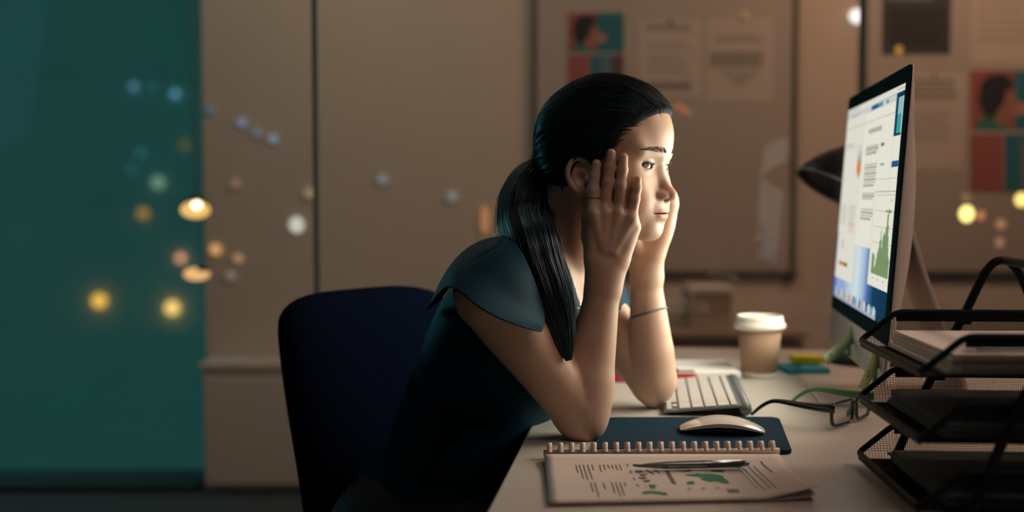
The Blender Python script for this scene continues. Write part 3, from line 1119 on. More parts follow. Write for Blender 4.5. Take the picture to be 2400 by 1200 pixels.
# ================================================================== KEYBOARD
M_KEY = mat('white_key', (0.56, 0.54, 0.51), 0.5)
M_KALU = mat('keyboard_aluminium', (0.17, 0.20, 0.205), 0.45, 0.4, noise=0.04, nscale=200)
KB = G(1752, 979)                        # near end of the barrel, on the desk
KD = .128
t = thing('keyboard', tuple(KB), 'white-keyed aluminium keyboard between the cup and the mouse', 'keyboard')
KL = .278
KS = math.atan2(.0125, KD)
KT = (E1 * math.cos(KS) + EZ * math.sin(KS)).normalized()      # up the slope, away from the user
KNn = E2.cross(KT)
if KNn.z < 0:
    KNn = -KNn
K0 = KB - E1 * (KD - .006) + EZ * .0035


def kp(a, l, h=0.0):
    return K0 + KT * a + E2 * l + KNn * h


b = MB(); b.prism([kp(0, 0), kp(KD, 0), kp(KD, KL), kp(0, KL)], KNn * .0035); b.build('plate', M_KALU, t, bevel=.0012)
b = MB(); b.tube([kp(KD - .008, .0005, -.0035), kp(KD - .008, KL - .0005, -.0035)], .0087, 24); b.build('battery_barrel', M_KALU, t, True)
b = MB(); b.lathe([(.0075, 0), (.0075, .0006), (.002, .0007)], kp(KD - .008, -.0002, -.0035), 24, (E1, EZ, -E2)); b.build('barrel_cap', M_KALU, t, True)
P_ = .01905
rows_k = [
    [('a', .95), ('a', .95), ('a', .95), ('k', 1), ('k', 1.2), ('k', 5), ('k', 1.2), ('k', 1), ('k', 1), ('k', 1)],
    [('k', 2.35)] + [('k', 1)] * 10 + [('k', 2.2)],
    [('k', 1.8)] + [('k', 1)] * 11 + [('k', 1.75)],
    [('k', 1)] * 13 + [('k', 1.5)],
    [('k', 1.5)] + [('k', 1)] * 13,
    [('f', 14.5 / 14)] * 14]
KMESH = {}
gap = .0028
a_ = .0045
for ri, row in enumerate(rows_k):
    depth = P_ * (.60 if row[0][0] == 'f' else 1.0) - gap
    tot = sum(w for _, w in row)
    sc = (KL - .006) / tot
    l_ = .004
    for kind, w in row:
        wl_ = w * sc - gap
        parts_ = [(a_, depth)] if kind != 'a' else [(a_, depth / 2 - .0006)] + ([(a_ + depth / 2 + .0006, depth / 2 - .0006)] if l_ > .02 and l_ < .035 else [])
        for (aa, dd_) in parts_:
            key = (round(wl_, 4), round(dd_, 4))
            if key not in KMESH:
                bb = MB(); bb.prism([kp(0, 0), kp(dd_, 0), kp(dd_, wl_), kp(0, wl_)], KNn * .0022)
                o = bb.build('key', M_KEY, t, bevel=.0008)
                KMESH[key] = o
                o.location = kp(aa, l_, .0035) - K0
            else:
                o = dup_part(KMESH[key], t)
                o.location = kp(aa, l_, .0035) - K0
        l_ += w * sc
    a_ += depth + gap

# ================================================================== MOUSE MAT, MOUSE
M_MAT = mat('navy_mat', (0.002, 0.024, 0.046), 0.85, spec=.12, noise=0.15, nscale=300, bump=0.2, bscale=900)
MT = .006
corn = [G(1388, 1050, DESK_Z + MT), G(1857, 1055, DESK_Z + MT), G(1826, 976, DESK_Z + MT), G(1418, 977, DESK_Z + MT)]
out = rounded(corn, [.012, .012, .02, .02], 7)
mc = sum(corn, Vector()) / 4
t = thing('mouse_mat', (mc.x, mc.y, DESK_Z), 'thick navy mouse mat lying under the mouse', 'mouse mat')
b = MB(); b.prism([Vector((p.x, p.y, DESK_Z + .0002)) for p in out], (0, 0, MT - .0002)); b.build('pad', M_MAT, t, bevel=.0015)
M_MOUSE = mat('white_gloss', (0.70, 0.66, 0.62), 0.18, coat=0.6)
M_MBASE = mat('mouse_base', (0.05, 0.055, 0.06), 0.35, 0.6)
mo = G(1692, 1012, DESK_Z + MT)
t = thing('mouse', tuple(mo), 'low white wireless mouse on the navy mat', 'computer mouse')
ML, MWd = .0565, .0285


def mouse_grid(fz, nu=28, nv=16, sc=1.0):
    vs, fs = [], []
    for i in range(nu + 1):
        s_ = -1 + 2 * i / nu
        x = ML * sc * math.sin(s_ * math.pi / 2)
        k_ = max(0.0, 1 - abs(x / (ML * sc)) ** 3.2) ** (1 / 2.4)
        wd = MWd * sc * (.30 + .70 * k_) if abs(s_) < 1 else MWd * sc * .30
        for j in range(nv + 1):
            r_ = -1 + 2 * j / nv
            y = wd * math.sin(r_ * math.pi / 2)
            vs.append(mo + E1 * x + E2 * y + EZ * fz(x, y))
    for i in range(nu):
        for j in range(nv):
            k = i * (nv + 1) + j
            fs.append((k, k + nv + 1, k + nv + 2, k + 1))
    return vs, fs, nu, nv


def top_z(x, y):
    return .0045 + .0175 * (1 - (x / ML) ** 2) - .0055 * (y / MWd) ** 2 * (1 - .6 * (x / ML) ** 2)


def bot_z(x, y):
    return .0028 + .0085 * (1 - (x / ML) ** 2)


b = MB()
v1, f1, nu, nv = mouse_grid(top_z)
v2, f2, _, _ = mouse_grid(bot_z)
rim = [i * (nv + 1) for i in range(nu + 1)] + [nu * (nv + 1) + j for j in range(1, nv + 1)] + [i * (nv + 1) + nv for i in range(nu - 1, -1, -1)] + [j for j in range(nv - 1, 0, -1)]
N1 = len(v1)
fs = f1 + [tuple(reversed([q + N1 for q in f])) for f in f2]
for q in range(len(rim)):
    r_ = (q + 1) % len(rim)
    fs.append((rim[r_], rim[q], rim[q] + N1, rim[r_] + N1))
b.add(v1 + v2, fs)
b.build('shell', M_MOUSE, t, True, bevel=.0009)
b = MB()
v1, f1, nu, nv = mouse_grid(lambda x, y: bot_z(x, y) - .0002, sc=.93)
v2, f2, _, _ = mouse_grid(lambda x, y: .0004, sc=.86)
b.add(v1 + v2, f1 + [tuple(reversed([q + N1 for q in f])) for f in f2] + [(rim[(q + 1) % len(rim)], rim[q], rim[q] + N1, rim[(q + 1) % len(rim)] + N1) for q in range(len(rim))])
b.build('base', M_MBASE, t, True)

# ================================================================== COMB-BOUND REPORT AND PEN
M_REPORT = mat('report_paper', (0.60, 0.52, 0.47), 0.8, noise=0.03, nscale=30)
M_COMB = mat('ivory_comb', (0.62, 0.52, 0.46), 0.5, sss=0.05)
M_GREENP = mat('green_print', (0.01, 0.17, 0.085), 0.8, noise=0.1)
RF0, RF1, RN1, RN0 = G(1276, 1066, DESK_Z + .008), G(1826, 1066, DESK_Z + .008), G(1918, 1163, DESK_Z + .006), G(1287, 1180, DESK_Z + .004)
RX = (RF1 - RF0).normalized()
RYv = (RN0 - RF0).normalized()


def rp(s_, t_, h=0.0):
    p = (RF0 * (1 - s_) + RF1 * s_) * (1 - t_) + (RN0 * (1 - s_) + RN1 * s_) * t_
    lift = .0042 + .0045 * math.exp(-((t_) / .18) ** 2) + .012 * max(0, s_ - .80) / .2 * max(0, t_ - .25) / .75 
    return Vector((p.x, p.y, DESK_Z + lift + h))


t = thing('comb_bound_report', (*((RF0 + RN1) / 2).xy, DESK_Z), 'open comb-bound report with green charts under the pen', 'report')


def page(lift, shrink, name, m):
    b = MB()
    n, k_ = 26, 14
    vs, fs = [], []
    for j in range(k_ + 1):
        for i in range(n + 1):
            s_, t_ = i / n, j / k_
            e_ = shrink
            p = rp(s_ * (1 - e_), t_ * (1 - e_))
            z = DESK_Z + (p.z - DESK_Z) * lift
            vs.append(Vector((p.x, p.y, z)))
    for j in range(k_):
        for i in range(n):
            q = j * (n + 1) + i
            fs.append((q, q + n + 1, q + n + 2, q + 1))
    b.add(vs, fs)
    return b.build(name, m, t, True, solid=.0006)


page(1.0, 0, 'top_page', M_REPORT)
page(.62, .012, 'page', M_REPORT)
page(.40, .004, 'page', M_REPORT)
page(.12, .016, 'back_cover', M_REPORT)


def px_page(u, v):
    """page fractions (s,t) seen at pixel (u,v)"""
    s_, t_ = .5, .5
    for _ in range(14):
        p = rp(s_, t_)
        g = G(u, v, p.z)
        d = g - p
        ds = rp(s_ + .01, t_) - p
        dt = rp(s_, t_ + .01) - p
        A = np.array([[ds.x, dt.x], [ds.y, dt.y]]) / .01
        x = np.linalg.solve(A, np.array([d.x, d.y]))
        s_, t_ = s_ + x[0], t_ + x[1]
        s_, t_ = min(max(s_, -.2), 1.2), min(max(t_, -.2), 1.2)
    return s_, t_


def cpx(x, y):
    return 1250 + x / 3.4286, 1020 + y / 3.4286


pm = MB()
PMATS = [M_INK, M_GREENP, M_INKL]


def stroke(x0, y0, x1, y1, w, mi):
    (s0, t0), (s1, t1) = px_page(*cpx(x0, y0)), px_page(*cpx(x1, y1))
    n = 4
    vs, fs = [], []
    hw = w / 2 / 2000 / .29
    for i in range(n + 1):
        f_ = i / n
        for sg in (-1, 1):
            vs.append(rp(s0 + (s1 - s0) * f_ + hw * sg, t0 + (t1 - t0) * f_, .0006))
    for i in range(n):
        fs.append((2 * i, 2 * i + 1, 2 * i + 3, 2 * i + 2))
    pm.add(vs, fs, mi)


def pblob(pts, mi=1):
    if len(pts) < 14 and mi == 1:          # ragged, printed-map outline
        fine = []
        for k in range(len(pts)):
            (xa, ya), (xb, yb) = pts[k], pts[(k + 1) % len(pts)]
            for f_ in (0, .25, .5, .75):
                fine.append((xa + (xb - xa) * f_ + random.uniform(-5, 5), ya + (yb - ya) * f_ + random.uniform(-2.5, 2.5)))
        pts = fine
    st = [px_page(*cpx(*p)) for p in pts]
    pm.add([rp(a_, c_, .0007) for a_, c_ in st], [tuple(range(len(st)))], mi)


for x0, x1, y1 in ((342, 360, 305), (370, 407, 358), (403, 440, 362), (437, 476, 360), (470, 485, 285)):      # first text block
    stroke(x0, 241, x1, y1, 2.8, 0)
for k in range(6):
    stroke(533 + k * 32, 240, 546 + k * 33, (298, 282, 272, 276, 284, 286)[k], 2.8, 0)
for k in range(9):
    if k in (2, 4):
        continue
    stroke(458 + k * 34, 383, 458 + k * 34 + (26, 38, 0, 20, 0, 30, 40, 38, 14)[k], (462, 502, 0, 440, 0, 470, 496, 490, 415)[k], 2.8, 0)
for k in range(4):
    stroke(752 + k * 26, 234 + k * 54, 762 + k * 28, 254 + k * 55, 3, 0)
for k in range(5):
    stroke(905 + k * 22, 278 + (k % 3) * 8, 925 + k * 22, 300 + (k % 3) * 12, 3, 0)
for k in range(4):
    stroke(1640 + k * 44, (262, 264, 252, 250)[k], 1800 + k * 53, (432, 440, 428, 434)[k], 2.2, 0)
stroke(1825, 212, 1925, 302, 5, 0)
for k in range(4):
    stroke(1560 + k * 24, 436, 1580 + k * 24, 466, 5, 0)
stroke(1070, 285, 1135, 395, 10, 0)
for k in range(3):
    pblob([(1255 + k * 112 + 18 * math.cos(-a), 434 - k * 4 + 8 * math.sin(-a)) for a in np.linspace(0, 2 * math.pi, 10)[:-1]], 2)
for (cx, cy, rx, ry) in ((850, 295, 42, 11), (885, 322, 38, 9), (880, 347, 40, 10), (910, 372, 42, 9)):
    pblob([(cx + rx * math.cos(-a) * (.6 + .4 * random.random()), cy + ry * math.sin(-a)) for a in np.linspace(0, 2 * math.pi, 14)[:-1]], 1 if cy < 310 else 0)
pblob([(925, 400), (940, 428), (970, 436), (1000, 404)])
for k in range(4):
    stroke(870 + k * 12, 402 + k * 8, 915 + k * 4, 404 + k * 9, 2, 0)
pblob([(872, 462), (890, 478), (950, 472), (1000, 476), (1040, 486), (1080, 486), (1070, 468), (1020, 458), (950, 452), (900, 454)])
pblob([(1212, 326), (1250, 332), (1300, 336), (1345, 340), (1360, 318), (1330, 308), (1280, 316)])
pblob([(1350, 318), (1345, 350), (1360, 366), (1420, 380), (1480, 376), (1540, 392), (1575, 392), (1560, 368), (1535, 350), (1520, 328), (1480, 320), (1430, 316), (1390, 312)])
pblob([(1232, 380), (1240, 398), (1275, 402), (1302, 392), (1290, 376), (1255, 374)])
pblob([(1420, 284), (1440, 300), (1525, 302), (1530, 284), (1480, 280)])
pblob([(1145, 290), (1200, 298), (1270, 296), (1280, 280), (1230, 282)])
pblob([(800, 236), (800, 248), (850, 250), (850, 238)])
pm.build('print', PMATS, t)

# comb: the spine and its rings, each ring a part
TE = [(1287.5 + 26.1 * k) for k in range(21)]
b = MB()
sp0, sp1 = G(1274, 1062, DESK_Z + .007), G(1826, 1057, DESK_Z + .007)
b.tube([sp0, sp1], (.0042), 12)
b.build('comb_spine', M_COMB, t, True)
for k, u in enumerate(TE):
    f_ = k / 20
    base = sp0 * (1 - f_) + sp1 * f_
    base = G(u, 1056 - 5 * f_, DESK_Z + .010)
    prof = [(-.004, -.004), (-.0065, .001), (-.0060, .006), (-.003, .0088), (.001, .0088), (.0048, .0055), (.0075, .0015), (.0105, .0005)]
    vs, fs = [], []
    fw = -RYv
    pp = smooth_path([Vector((0, -p[0], p[1])) for p in prof], 2)
    for p in pp:
        for sg in (-1, 1):
            vs.append(base + RX * (.0031 * sg) + fw * p.y + EZ * p.z)
    for i in range(len(pp) - 1):
        fs.append((2 * i, 2 * i + 1, 2 * i + 3, 2 * i + 2))
    b = MB(); b.add(vs, fs)
    b.build('comb_ring', M_COMB, t, True, solid=.0008)

M_CHROME = mat('pen_steel', (0.25, 0.29, 0.31), 0.28, 0.9, noise=0.03, nscale=80)
M_CHROMED = mat('pen_dark_steel', (0.08, 0.10, 0.10), 0.3, 0.8)
p0, p1 = G(1484, 1092, DESK_Z + .0105), G(1755, 1086, DESK_Z + .0115)
pd = (p1 - p0).normalized()
pl = (p1 - p0).length
t = thing('ballpoint_pen', tuple((p0 + p1) / 2), 'slim metallic ballpoint pen lying across the report', 'pen')
pz = pd.cross(EX if abs(pd.x) < .5 else EZ).normalized()
py_ = pz.cross(pd)
pax = (py_, pz, pd)
b = MB(); b.lathe([(.0008, 0), (.0012, .003), (.0026, .016), (.0040, .032), (.0046, .048), (.0047, pl * .60), (.0047, pl * .93)], p0, 24, pax); b.build('barrel', M_CHROME, t, True)
b = MB(); b.lathe([(.0048, pl * .60), (.0048, pl * .605)], p0, 24, pax); b.build('ring_band', M_CHROMED, t, True)
b = MB(); b.lathe([(.0034, pl * .93), (.0034, pl * .985), (.0026, pl)], p0, 20, pax); b.build('push_button', M_CHROME, t, True)
side = Vector((pd.y, -pd.x, 0)).normalized()
b = MB(); b.box(p0 + pd * (pl * .78) + side * .0052 - EZ * .001, (pl * .30, .0012, .0032), (pd, side, EZ)); b.build('clip', M_CHROMED, t, bevel=.0004)

M_PAPERB = mat('bright_paper', (0.93, 0.92, 0.89), 0.8, noise=0.02, nscale=20)
M_PADSHADE = mat('shadow_grey', (0.10, 0.13, 0.125), 0.8, noise=0.1)  # dark layer put under the pad as the shadow below its edge
# ================================================================== PAPER STACK AND STAPLER BEHIND THE ARM
zt2 = DESK_Z + .017
pa, pb_, pf_ = G(1400, 872, zt2), G(1737, 872, zt2), G(1737, 843, zt2)
t = thing('paper_stack', ((pa.x + pb_.x) / 2, (pa.y + pf_.y) / 2, DESK_Z), 'pad of bright white paper lying behind the cup and the far forearm', 'paper')
pw_, pdp = pb_.x - pa.x, pf_.y - pa.y
b = MB(); b.box((pb_.x - pw_ / 2 - .004, pa.y + pdp / 2 + .003, DESK_Z + .0036), (pw_ - .012, pdp - .008, .007), (EX, EY, EZ)); b.build('shadow_layer', M_PADSHADE, t)
for k in range(5):
    jx, jy = random.uniform(-.0015, .0015), random.uniform(-.001, .001)
    b = MB(); b.box((pb_.x - pw_ / 2 + jx, pa.y + pdp / 2 + jy, DESK_Z + .0082 + k * .0019), (pw_, pdp, .0017), (EX, EY, EZ)); b.build('sheet', M_PAPERB, t)
M_REDP = mat('red_plastic', (0.36, 0.02, 0.03), 0.35, coat=0.3)
M_BLKP = mat('black_plastic', (0.012, 0.014, 0.016), 0.4)
r0, r1 = G(1432, 893), G(1632, 893)
rd = (r1 - r0).normalized()
rs_ = Vector((-rd.y, rd.x, 0))
rl = (r1 - r0).length
t = thing('stapler', tuple((r0 + r1) / 2), 'small red stapler with a dark arm, half hidden behind the far forearm', 'stapler')
b = MB(); b.prism(rounded([r0 + rs_ * -.014, r1 + rs_ * -.014, r1 + rs_ * .014, r0 + rs_ * .014], .01), EZ * .015); b.build('base', M_REDP, t, bevel=.003, smooth=True)
b = MB()
b.prism([r0 + rd * (rl * x) + rs_ * -.011 + EZ * z for x, z in ((.02, .0155), (.76, .0155), (.80, .018), (.76, .024), (.30, .026), (.02, .024))], rs_ * .022)
b.build('arm', M_BLKP, t, bevel=.003, smooth=True)
b = MB(); b.box(r0 + rd * (rl * .86) + EZ * .0165, (.035, .012, .004), (rd, rs_, EZ)); b.build('anvil', M_CHROME, t, bevel=.001)

# ================================================================== SPECTACLES
M_SPEC = mat('black_acetate', (0.008, 0.014, 0.018), 0.22, coat=0.4)
M_SPECG = mat('green_acetate', (0.02, 0.20, 0.035), 0.3, coat=0.3)
M_LENS = pane_glass('lens_glass', (0.97, 0.97, 0.95), 1.0)
sn, sf = W(1960, 985, 1.525), W(2044, 965, 1.615)
SL = (sf - sn)
SL = Vector((SL.x, SL.y, 0)).normalized()
SB = Vector((SL.y, -SL.x, 0))
if SB.x > 0:
    SB = -SB                                 # towards the temple tips
smid = (sn + sf) / 2
smid = Vector((smid.x, smid.y, 0))
SWd = .132
z0_ = DESK_Z + .003
t = thing('spectacles', (smid.x, smid.y, DESK_Z), 'black-framed spectacles with green inner sides resting on the desk', 'glasses')


def sg(l, h, back=0.0):
    """l along the front (0 = middle, minus = near the camera), h height, back towards the tips"""
    bow = .006 * (l / (SWd / 2)) ** 2
    return Vector((smid.x, smid.y, z0_)) + SL * l + EZ * h + SB * (back + bow)


for sd in (-1, 1):
    cxl = sd * .0345
    ol = rounded([Vector((cxl - .027, .002, 0)), Vector((cxl + .027, .002, 0)), Vector((cxl + .0285, .034, 0)), Vector((cxl - .0285, .034, 0))],
                 [.011, .011, .007, .007] if True else 0, 6)
    path = [sg(p.x, p.y) for p in ol]
    b = MB(); b.tube(path, (.0021), 8, closed=True); b.build('rim', M_SPEC, t, True)
    path2 = [sg(p.x, p.y, .0016) for p in ol]
    b = MB(); b.tube(path2, .0018, 8, closed=True); b.build('rim_lining', M_SPECG, t, True)
    c_ = sg(cxl, .018)
    b = MB(); b.add([c_] + [sg(p.x, p.y, .0005) for p in ol], [(0, 1 + k, 1 + (k + 1) % len(ol)) for k in range(len(ol))]); b.build('lens', M_LENS, t, True)
    b = MB(); b.tube([sg(sd * .009, .022, .002), sg(sd * .0085, .014, .006), sg(sd * .011, .008, .006)], [(.0016, .0028), (.002, .0035), (.001, .002)], 8); b.build('nose_pad', M_SPECG, t, True)
    # temple: deep at the hinge, thin towards the bent tip
    l0 = sd * SWd / 2
    lt = sd * (SWd / 2 - .012)
    tp = [(l0, .028, 0), (l0 * 1.0, .0275, .02), (l0 * .99, .0275, .05), (l0 * .97, .0285, .08), (l0 * .95, .0265, .098), (l0 * .92, .017, .115), (l0 * .90, .002, .132)]
    hh = [.0062, .0060, .0048, .0036, .0030, .0028, .0022]
    pts_ = smooth_path([sg(0, h, bk) + SL * l for l, h, bk in tp], 4)
    rr_ = np.interp(np.linspace(0, 1, len(pts_)), np.linspace(0, 1, len(hh)), hh)
    b = MB(); b.tube(pts_, [(.0014, r_) for r_ in rr_], 10, ref=EZ)
    b.build('temple', M_SPEC if sd < 0 else M_SPECG, t, True)
    b = MB(); b.box(sg(sd * (SWd / 2 - .003), .028, .002), (.008, .005, .011), (SL, SB, EZ)); b.build('hinge_block', M_SPEC, t, bevel=.001)
b = MB(); b.tube([sg(-.0085, .027), sg(-.004, .029), sg(.004, .029), sg(.0085, .027)], (.0022), 8); b.build('bridge', M_SPEC, t, True)

# ================================================================== DESK LAMP BEHIND THE MONITOR
M_LAMPB = mat('lamp_black', (0.012, 0.018, 0.020), 0.32, 0.2, noise=0.05)
LY = 2.16
rimc = W(1958, 446, LY)
rimL = W(1874, 397, LY)
rx_ = (rimc - rimL).normalized()
ax_up = Vector((-rx_.z, 0, rx_.x)).normalized()
if ax_up.z < 0:
    ax_up = -ax_up
ax_up = (ax_up + Vector((0, .12, 0))).normalized()
rx_ = (rx_ - ax_up * rx_.dot(ax_up)).normalized()
ry_ = ax_up.cross(rx_)
Rl = (rimc - rimL).length
t = thing('desk_lamp', (.705, 2.17, DESK_Z), 'black desk lamp whose shade peeks out behind the monitor', 'lamp')
b = MB()
b.lathe([(Rl, 0), (Rl * .985, .006), (Rl * .94, .018), (Rl * .80, .040), (Rl * .60, .062), (Rl * .42, .078), (Rl * .30, .090), (Rl * .27, .12), (Rl * .22, .128), (.002, .13)], rimc, 40, (rx_, ry_, ax_up), caps=False)
b.build('shade', M_LAMPB, t, True, solid=.0015)
b = MB(); b.tube([rimc + (rx_ * math.cos(a) + ry_ * math.sin(a)) * Rl for a in np.linspace(0, 2 * math.pi, 41)[:-1]], .0022, 8, closed=True); b.build('shade_rim', M_STEEL, t, True)
b = MB(); b.sphere(rimc + ax_up * .045, .022, 14, 10); b.build('bulb', M_CUPW, t, True)
top = rimc + ax_up * .115
elbow = W(2078, 330, 2.165)
foot = Vector((.705, 2.17, DESK_Z + .02))
b = MB(); b.tube([top, elbow], .006, 10); b.tube([top + Vector((0, .018, -.004)), elbow + Vector((0, .018, 0))], .004, 8); b.build('upper_arm', M_LAMPB, t, True)
b = MB(); b.tube([elbow, foot], .006, 10); b.build('lower_arm', M_LAMPB, t, True)
b = MB(); b.sphere(elbow, .014, 12, 8); b.build('joint', M_STEEL, t, True)
b = MB(); b.lathe([(.085, .0005), (.085, .012), (.075, .020), (.02, .024)], Vector((.705, 2.17, DESK_Z)), 36); b.build('base', M_LAMPB, t, True)

# ================================================================== LETTER TRAYS
M_TRAY = mat('tray_black', (0.005, 0.009, 0.012), 0.5, noise=0.05, spec=0.12)
TA = math.radians(-3.0)
T1 = Vector((math.cos(TA), math.sin(TA), 0))
T2 = Vector((-math.sin(TA), math.cos(TA), 0))
T0 = Vector((.409, 1.098, DESK_Z))           # near end of the front lip, on the desk
TW, TL = .236, .335
t = thing('letter_trays', (T0.x + .16, T0.y + .11, DESK_Z), 'three-tier black wire-mesh letter tray at the right front of the desk', 'letter tray')


def tp_(x, y, z):
    return T0 + T1 * x + T2 * y + EZ * z


RIMH, SLX = .035, .042
LIPZ = (.014, .083, .151)


def wires(mb, p00, p10, p01, p11, nu_, nv_, r=.00032):
    """two crossing sets of straight wires over the quad"""
    for i in range(nu_ + 1):
        f_ = i / nu_
        mb.tube([p00 + (p10 - p00) * f_, p01 + (p11 - p01) * f_], r, 3, caps=False)
    for i in range(nv_ + 1):
        f_ = i / nv_
        mb.tube([p00 + (p01 - p00) * f_, p10 + (p11 - p10) * f_], r, 3, caps=False)


for ti, z in enumerate(LIPZ):
    zb = z - .006
    zr = z + RIMH
    tr = thing('tray', (0, 0, 0), None, None)
    tr.parent = t
    tr.location = tuple(tp_(.16, .118, zb) - _origin(t))
    # rim wire: low lip in front, rising to the high rim round the other three sides
    loop = [tp_(0, 0, z), tp_(SLX, 0, zr), tp_(TL, 0, zr), tp_(TL, TW, zr), tp_(SLX, TW, zr), tp_(0, TW, z)]
    loop = rounded(loop, [.008, .01, .02, .02, .01, .008], 4)
    rim_b = MB(); rim_b.tube(loop, .0036, 8, closed=True)
    rim_b.build('rim', M_TRAY, tr, True)
    b = MB()
    for (p, q) in ((tp_(SLX, TW, zr), tp_(TL, TW, zr)), (tp_(SLX, 0, zr), tp_(TL, 0, zr)), (tp_(TL, 0, zr), tp_(TL, TW, zr))):
        b.box((p + q) / 2 - EZ * .0055, ((q - p).length, .0022, .011), ((q - p).normalized(), EZ.cross((q - p).normalized()), EZ))
    b.build('rim_band', M_TRAY, tr)
    b = MB(); b.box(tp_(0, TW / 2, z - .003), (.0022, TW - .006, .008), (T1, T2, EZ)); b.build('front_lip', M_TRAY, tr)
    b = MB()
    ins = .006
    wires(b, tp_(.002, ins, zb), tp_(TL - ins, ins, zb), tp_(.002, TW - ins, zb), tp_(TL - ins, TW - ins, zb), 150, 106)
    for yy, yi in ((0, ins), (TW, TW - ins)):
        wires(b, tp_(SLX, yi, zb), tp_(TL - ins, yi, zb), tp_(SLX, yy, zr), tp_(TL, yy, zr), 132, 18)
        for i in range(12):
            f_ = i / 12
            b.tube([tp_(.002 + SLX * f_, yi, zb), tp_(SLX * f_, yy, z + RIMH * f_)], .00032, 3, caps=False)
        for i in range(1, 12):
            f_ = i / 12
            b.tube([tp_(SLX * f_, yy, zb + (z - zb + RIMH * f_) * .98), tp_(SLX, yy, zb + (z - zb + RIMH * f_) * .98)], .00032, 3, caps=False)
    wires(b, tp_(TL - ins, ins, zb), tp_(TL - ins, TW - ins, zb), tp_(TL, 0, zr), tp_(TL, TW, zr), 106, 18)
    mo_ = b.build('wire_mesh', M_TRAY, tr)
    mo_['kind'] = 'stuff'
# side frames: an inverted U of tube on each long side, joined by a bar along the top
for sd, yy in ((0, -.007), (1, TW + .007)):
    pts_ = [tp_(.045, yy, .004), tp_(.085, yy, .10), tp_(.128, yy, .19), tp_(.150, yy, .236), tp_(.168, yy, .248), tp_(.186, yy, .236), tp_(.208, yy, .19), tp_(.251, yy, .10), tp_(.291, yy, .004)]
    b = MB(); b.tube(smooth_path(pts_, 6), .0052, 12); b.build('side_frame', M_TRAY, t, True)
b = MB(); b.tube([tp_(.168, -.007, .248), tp_(.168, TW + .007, .248)], .0052, 12); b.build('carry_bar', M_TRAY, t, True)
for z in LIPZ:
    for yy, x_ in ((-.004, .045 + .083 * (z + .03) / .19), (TW + .004, .045 + .083 * (z + .03) / .19)):
        b = MB(); b.box(tp_(x_, yy, z + .026), (.014, .007, .012), (T1, T2, EZ)); b.build('bracket', M_TRAY, t)
    for yy in (-.004, TW + .004):
        b = MB(); b.box(tp_(.291 - .083 * (z + .03) / .19, yy, z + .026), (.014, .007, .012), (T1, T2, EZ)); b.build('bracket', M_TRAY, t)

M_PAPERSH = mat('shaded_paper', (0.075, 0.105, 0.115), 0.85, noise=0.05, nscale=30)  # papers in the two lower trays, their shade put into the colour
LABS = ('stack of papers in the lowest letter tray, coloured dark for shade', 'stack of papers in the middle letter tray, coloured dark for shade', 'printed papers in the top letter tray, text lines showing')
for ti, z in enumerate(LIPZ):
    zb = z - .0050
    t2 = thing('paper_stack' if ti == 2 else 'shaded_paper_stack', tuple(tp_(.17, TW / 2, zb)), LABS[ti], 'paper' if ti == 2 else 'shaded papers')
    H_ = (.012, .016, .020)[ti]
    for k in range(4):
        jx, jy = random.uniform(-.004, .004), random.uniform(-.004, .004)
        an = random.uniform(-.012, .012)
        a1 = Matrix.Rotation(an, 3, 'Z') @ T1
        a2 = Matrix.Rotation(an, 3, 'Z') @ T2
        b = MB(); b.box(tp_(.178 + jx, TW / 2 + jy, zb + H_ * (k + .5) / 4), (.292, .206, H_ / 4 - .0006), (a1, a2, EZ)); b.build('sheet', M_PAPERW if ti == 2 else M_PAPERSH, t2)
    if ti < 3:
        b = MB()
        for k in range(9 if ti == 2 else 3):
            yc = TW * (.16 + .075 * k) if ti == 2 else TW * (.35 + .12 * k)
            b.box(tp_(.10 + .012 * k + (.05 if k % 3 == 2 else 0), yc, zb + H_ + .0003), (.10 - .02 * (k % 3), .0045, .0002), (T1, T2, EZ))
        b.build('print', M_INKB if ti != 2 else M_INK, t2)

# ================================================================== THE WOMAN
# a signed-distance sculptor: soft unions of ellipsoids and tapered limbs, meshed as one surface
def A3(p):
    return np.array([p[0], p[1], p[2]], dtype=np.float32)


def sd_eval(pr, X, Y, Z):
    t = pr['t']
    if t == 'e':
        c, R, r = pr['c'], pr['R'], pr['r']
        x, y, z = X - c[0], Y - c[1], Z - c[2]
        q0 = (x * R[0][0] + y * R[0][1] + z * R[0][2]) / r[0]
        q1 = (x * R[1][0] + y * R[1][1] + z * R[1][2]) / r[1]
        q2 = (x * R[2][0] + y * R[2][1] + z * R[2][2]) / r[2]
        k0 = np.sqrt(q0 * q0 + q1 * q1 + q2 * q2) + 1e-9
        k1 = np.sqrt((q0 / r[0]) ** 2 + (q1 / r[1]) ** 2 + (q2 / r[2]) ** 2) + 1e-9
        return k0 * (k0 - 1.0) / k1
    if t == 'rc':
        a, b_ = pr['a'], pr['b']
        d = b_ - a
        x, y, z = X - a[0], Y - a[1], Z - a[2]
        h = np.clip((x * d[0] + y * d[1] + z * d[2]) / max(float(d @ d), 1e-12), 0, 1)
        x, y, z = x - d[0] * h, y - d[1] * h, z - d[2] * h
        return np.sqrt(x * x + y * y + z * z) - (pr['ra'] + (pr['rb'] - pr['ra']) * h)
    if t == 'g':
        c, s = pr['c'], pr['s']
        return np.exp(-(((X - c[0]) ** 2 + (Y - c[1]) ** 2 + (Z - c[2]) ** 2) / (s * s)))


def sd_apply(D, pr, X, Y, Z):
    v = sd_eval(pr, X, Y, Z)
    m, k = pr['m'], pr['k']
    if m == 'u':
        h = np.maximum(k - np.abs(D - v), 0) / k
        return np.minimum(D, v) - h * h * k * 0.25
    if m == 's':
        h = np.maximum(k - np.abs(D + v), 0) / k
        return np.maximum(D, -v) + h * h * k * 0.25
    return D + pr['amp'] * v


